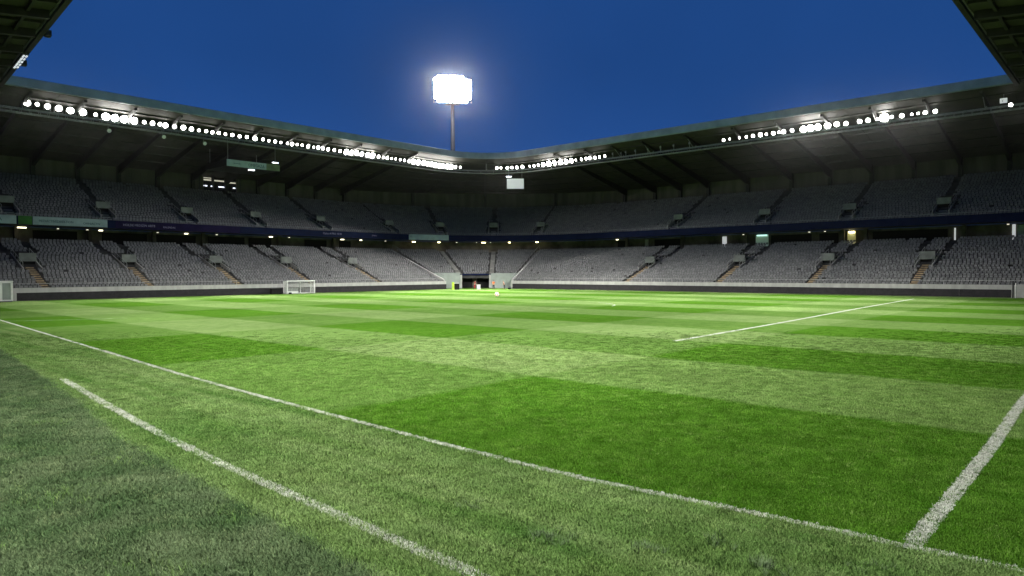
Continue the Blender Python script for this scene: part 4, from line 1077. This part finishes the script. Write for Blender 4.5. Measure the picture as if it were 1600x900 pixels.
vx = np.interp(pts[:, 1], [p[1] for p in VE], [p[0] for p in VE])
on = (dl < .0) & (rng.random(len(dl)) < .72); isv = (pts[:, 0] < vx) & ~on
tlx = np.interp(pts[:, 1], [p[1] for p in TL], [p[0] for p in TL])
outer = (pts[:, 0] < tlx) & ~isv & ~on
inner = ~on & ~isv & ~outer
scatter('grass', pts[inner], clump('mown_tuft', 40, .030, .075, M['blade']), .7, 1.3, 0.0, 'short mown grass blades of the near pitch')
scatter('grass', pts[outer], clump('rough_tuft', 40, .038, .08, M['blade'], .8), .7, 1.5, 0.0, 'rougher grass blades between the touchline and the outer line')
scatter('grass', pts[isv], clump('verge_tuft', 40, .042, .08, M['vblade'], .8), .7, 1.5, .004, 'dull dark grass blades of the verge at bottom left')
lp = []
for L_, w_ in LINES[:3]:
    seg = L_[(L_[:, 0] * fw.x + L_[:, 1] * fw.y < 34) & (L_[:, 0] * fw.x + L_[:, 1] * fw.y > 3)]
    for k in range(2):
        q = seg[rng.integers(0, len(seg), int(len(seg) * 3.2 * w_ / .17))]; lp.append(q + rng.uniform(-w_ / 2, w_ / 2, q.shape) * .96)
lp = np.concatenate(lp)
wear = np.sin(lp[:, 0] * 2.3 + lp[:, 1] * 1.1) * np.sin(lp[:, 1] * .83 + .4) + rng.normal(0, .3, len(lp)); lp = lp[(wear < .62) | (lp[:, 0] > 9.5)]
scatter('grass', lp, clump('painted_tuft', 14, .022, .018, M['wblade']), .7, 1.3, .006, 'white painted grass blades of the pitch lines')
# pale rosettes of long blades that stand out of the rough band
M['pblade'] = mat('pale_long_blades', (.17, .25, .12), .7, var=.3, scale=9, spec=.1)
rp_ = []
for (cx_, cy_, k_) in ((7.64, 6.2, 26), (8.7, 3.55, 30), (8.25, 5.0, 12), (7.9, 8.0, 10), (9.1, 4.4, 10), (8.2, 2.4, 14), (9.6, 2.6, 8), (5.6, 4.2, 12), (4.0, 8.5, 10)):
    rp_.append(rng.normal(0, .13, (k_, 2)) + (cx_, cy_))
scatter('grass', np.concatenate(rp_), clump('rosette', 12, .11, .025, M['pblade'], 1.1), .6, 1.2, .0, 'pale rosettes of long grass in the rough band near the camera')
# taller rough tufts
tp = view_points(9000, 7.0, 24.0, 1.3); tv = np.interp(tp[:, 1], [p[1] for p in TL], [p[0] for p in TL]); tp = tp[(tp[:, 0] < tv - .15)]
cl = np.sin(tp[:, 0] * 1.9 + 1.3) * np.sin(tp[:, 1] * 1.3 + tp[:, 0] * .7) + rng.normal(0, .25, len(tp)); tp = tp[cl > .75]
scatter('grass', tp, clump('long_tuft', 18, .085, .05, M['blade'], .9), .6, 1.3, .0, 'scattered taller rough grass tufts near the camera')

# ------------------------------------------------------------------ added haze that imitates lens bloom round the lamps
hz = MB(); hz.box(-60, 260, -60, 260, -1.2, 80); hm_, hn, hb = nodes('bloom_haze_air')
hn.nodes.remove(hb); pv = hn.nodes.new('ShaderNodeVolumePrincipled'); pv.inputs['Density'].default_value = BLOOM_HAZE; pv.inputs['Anisotropy'].default_value = .965
pv.inputs['Color'].default_value = (.95, .97, 1, 1)
hn.links.new(pv.outputs[0], hn.nodes['Material Output'].inputs['Volume'])
ho = hz.build('haze', hm_); ho['kind'] = 'stuff'; ho['label'] = 'thin haze added to imitate lens bloom round the floodlights'
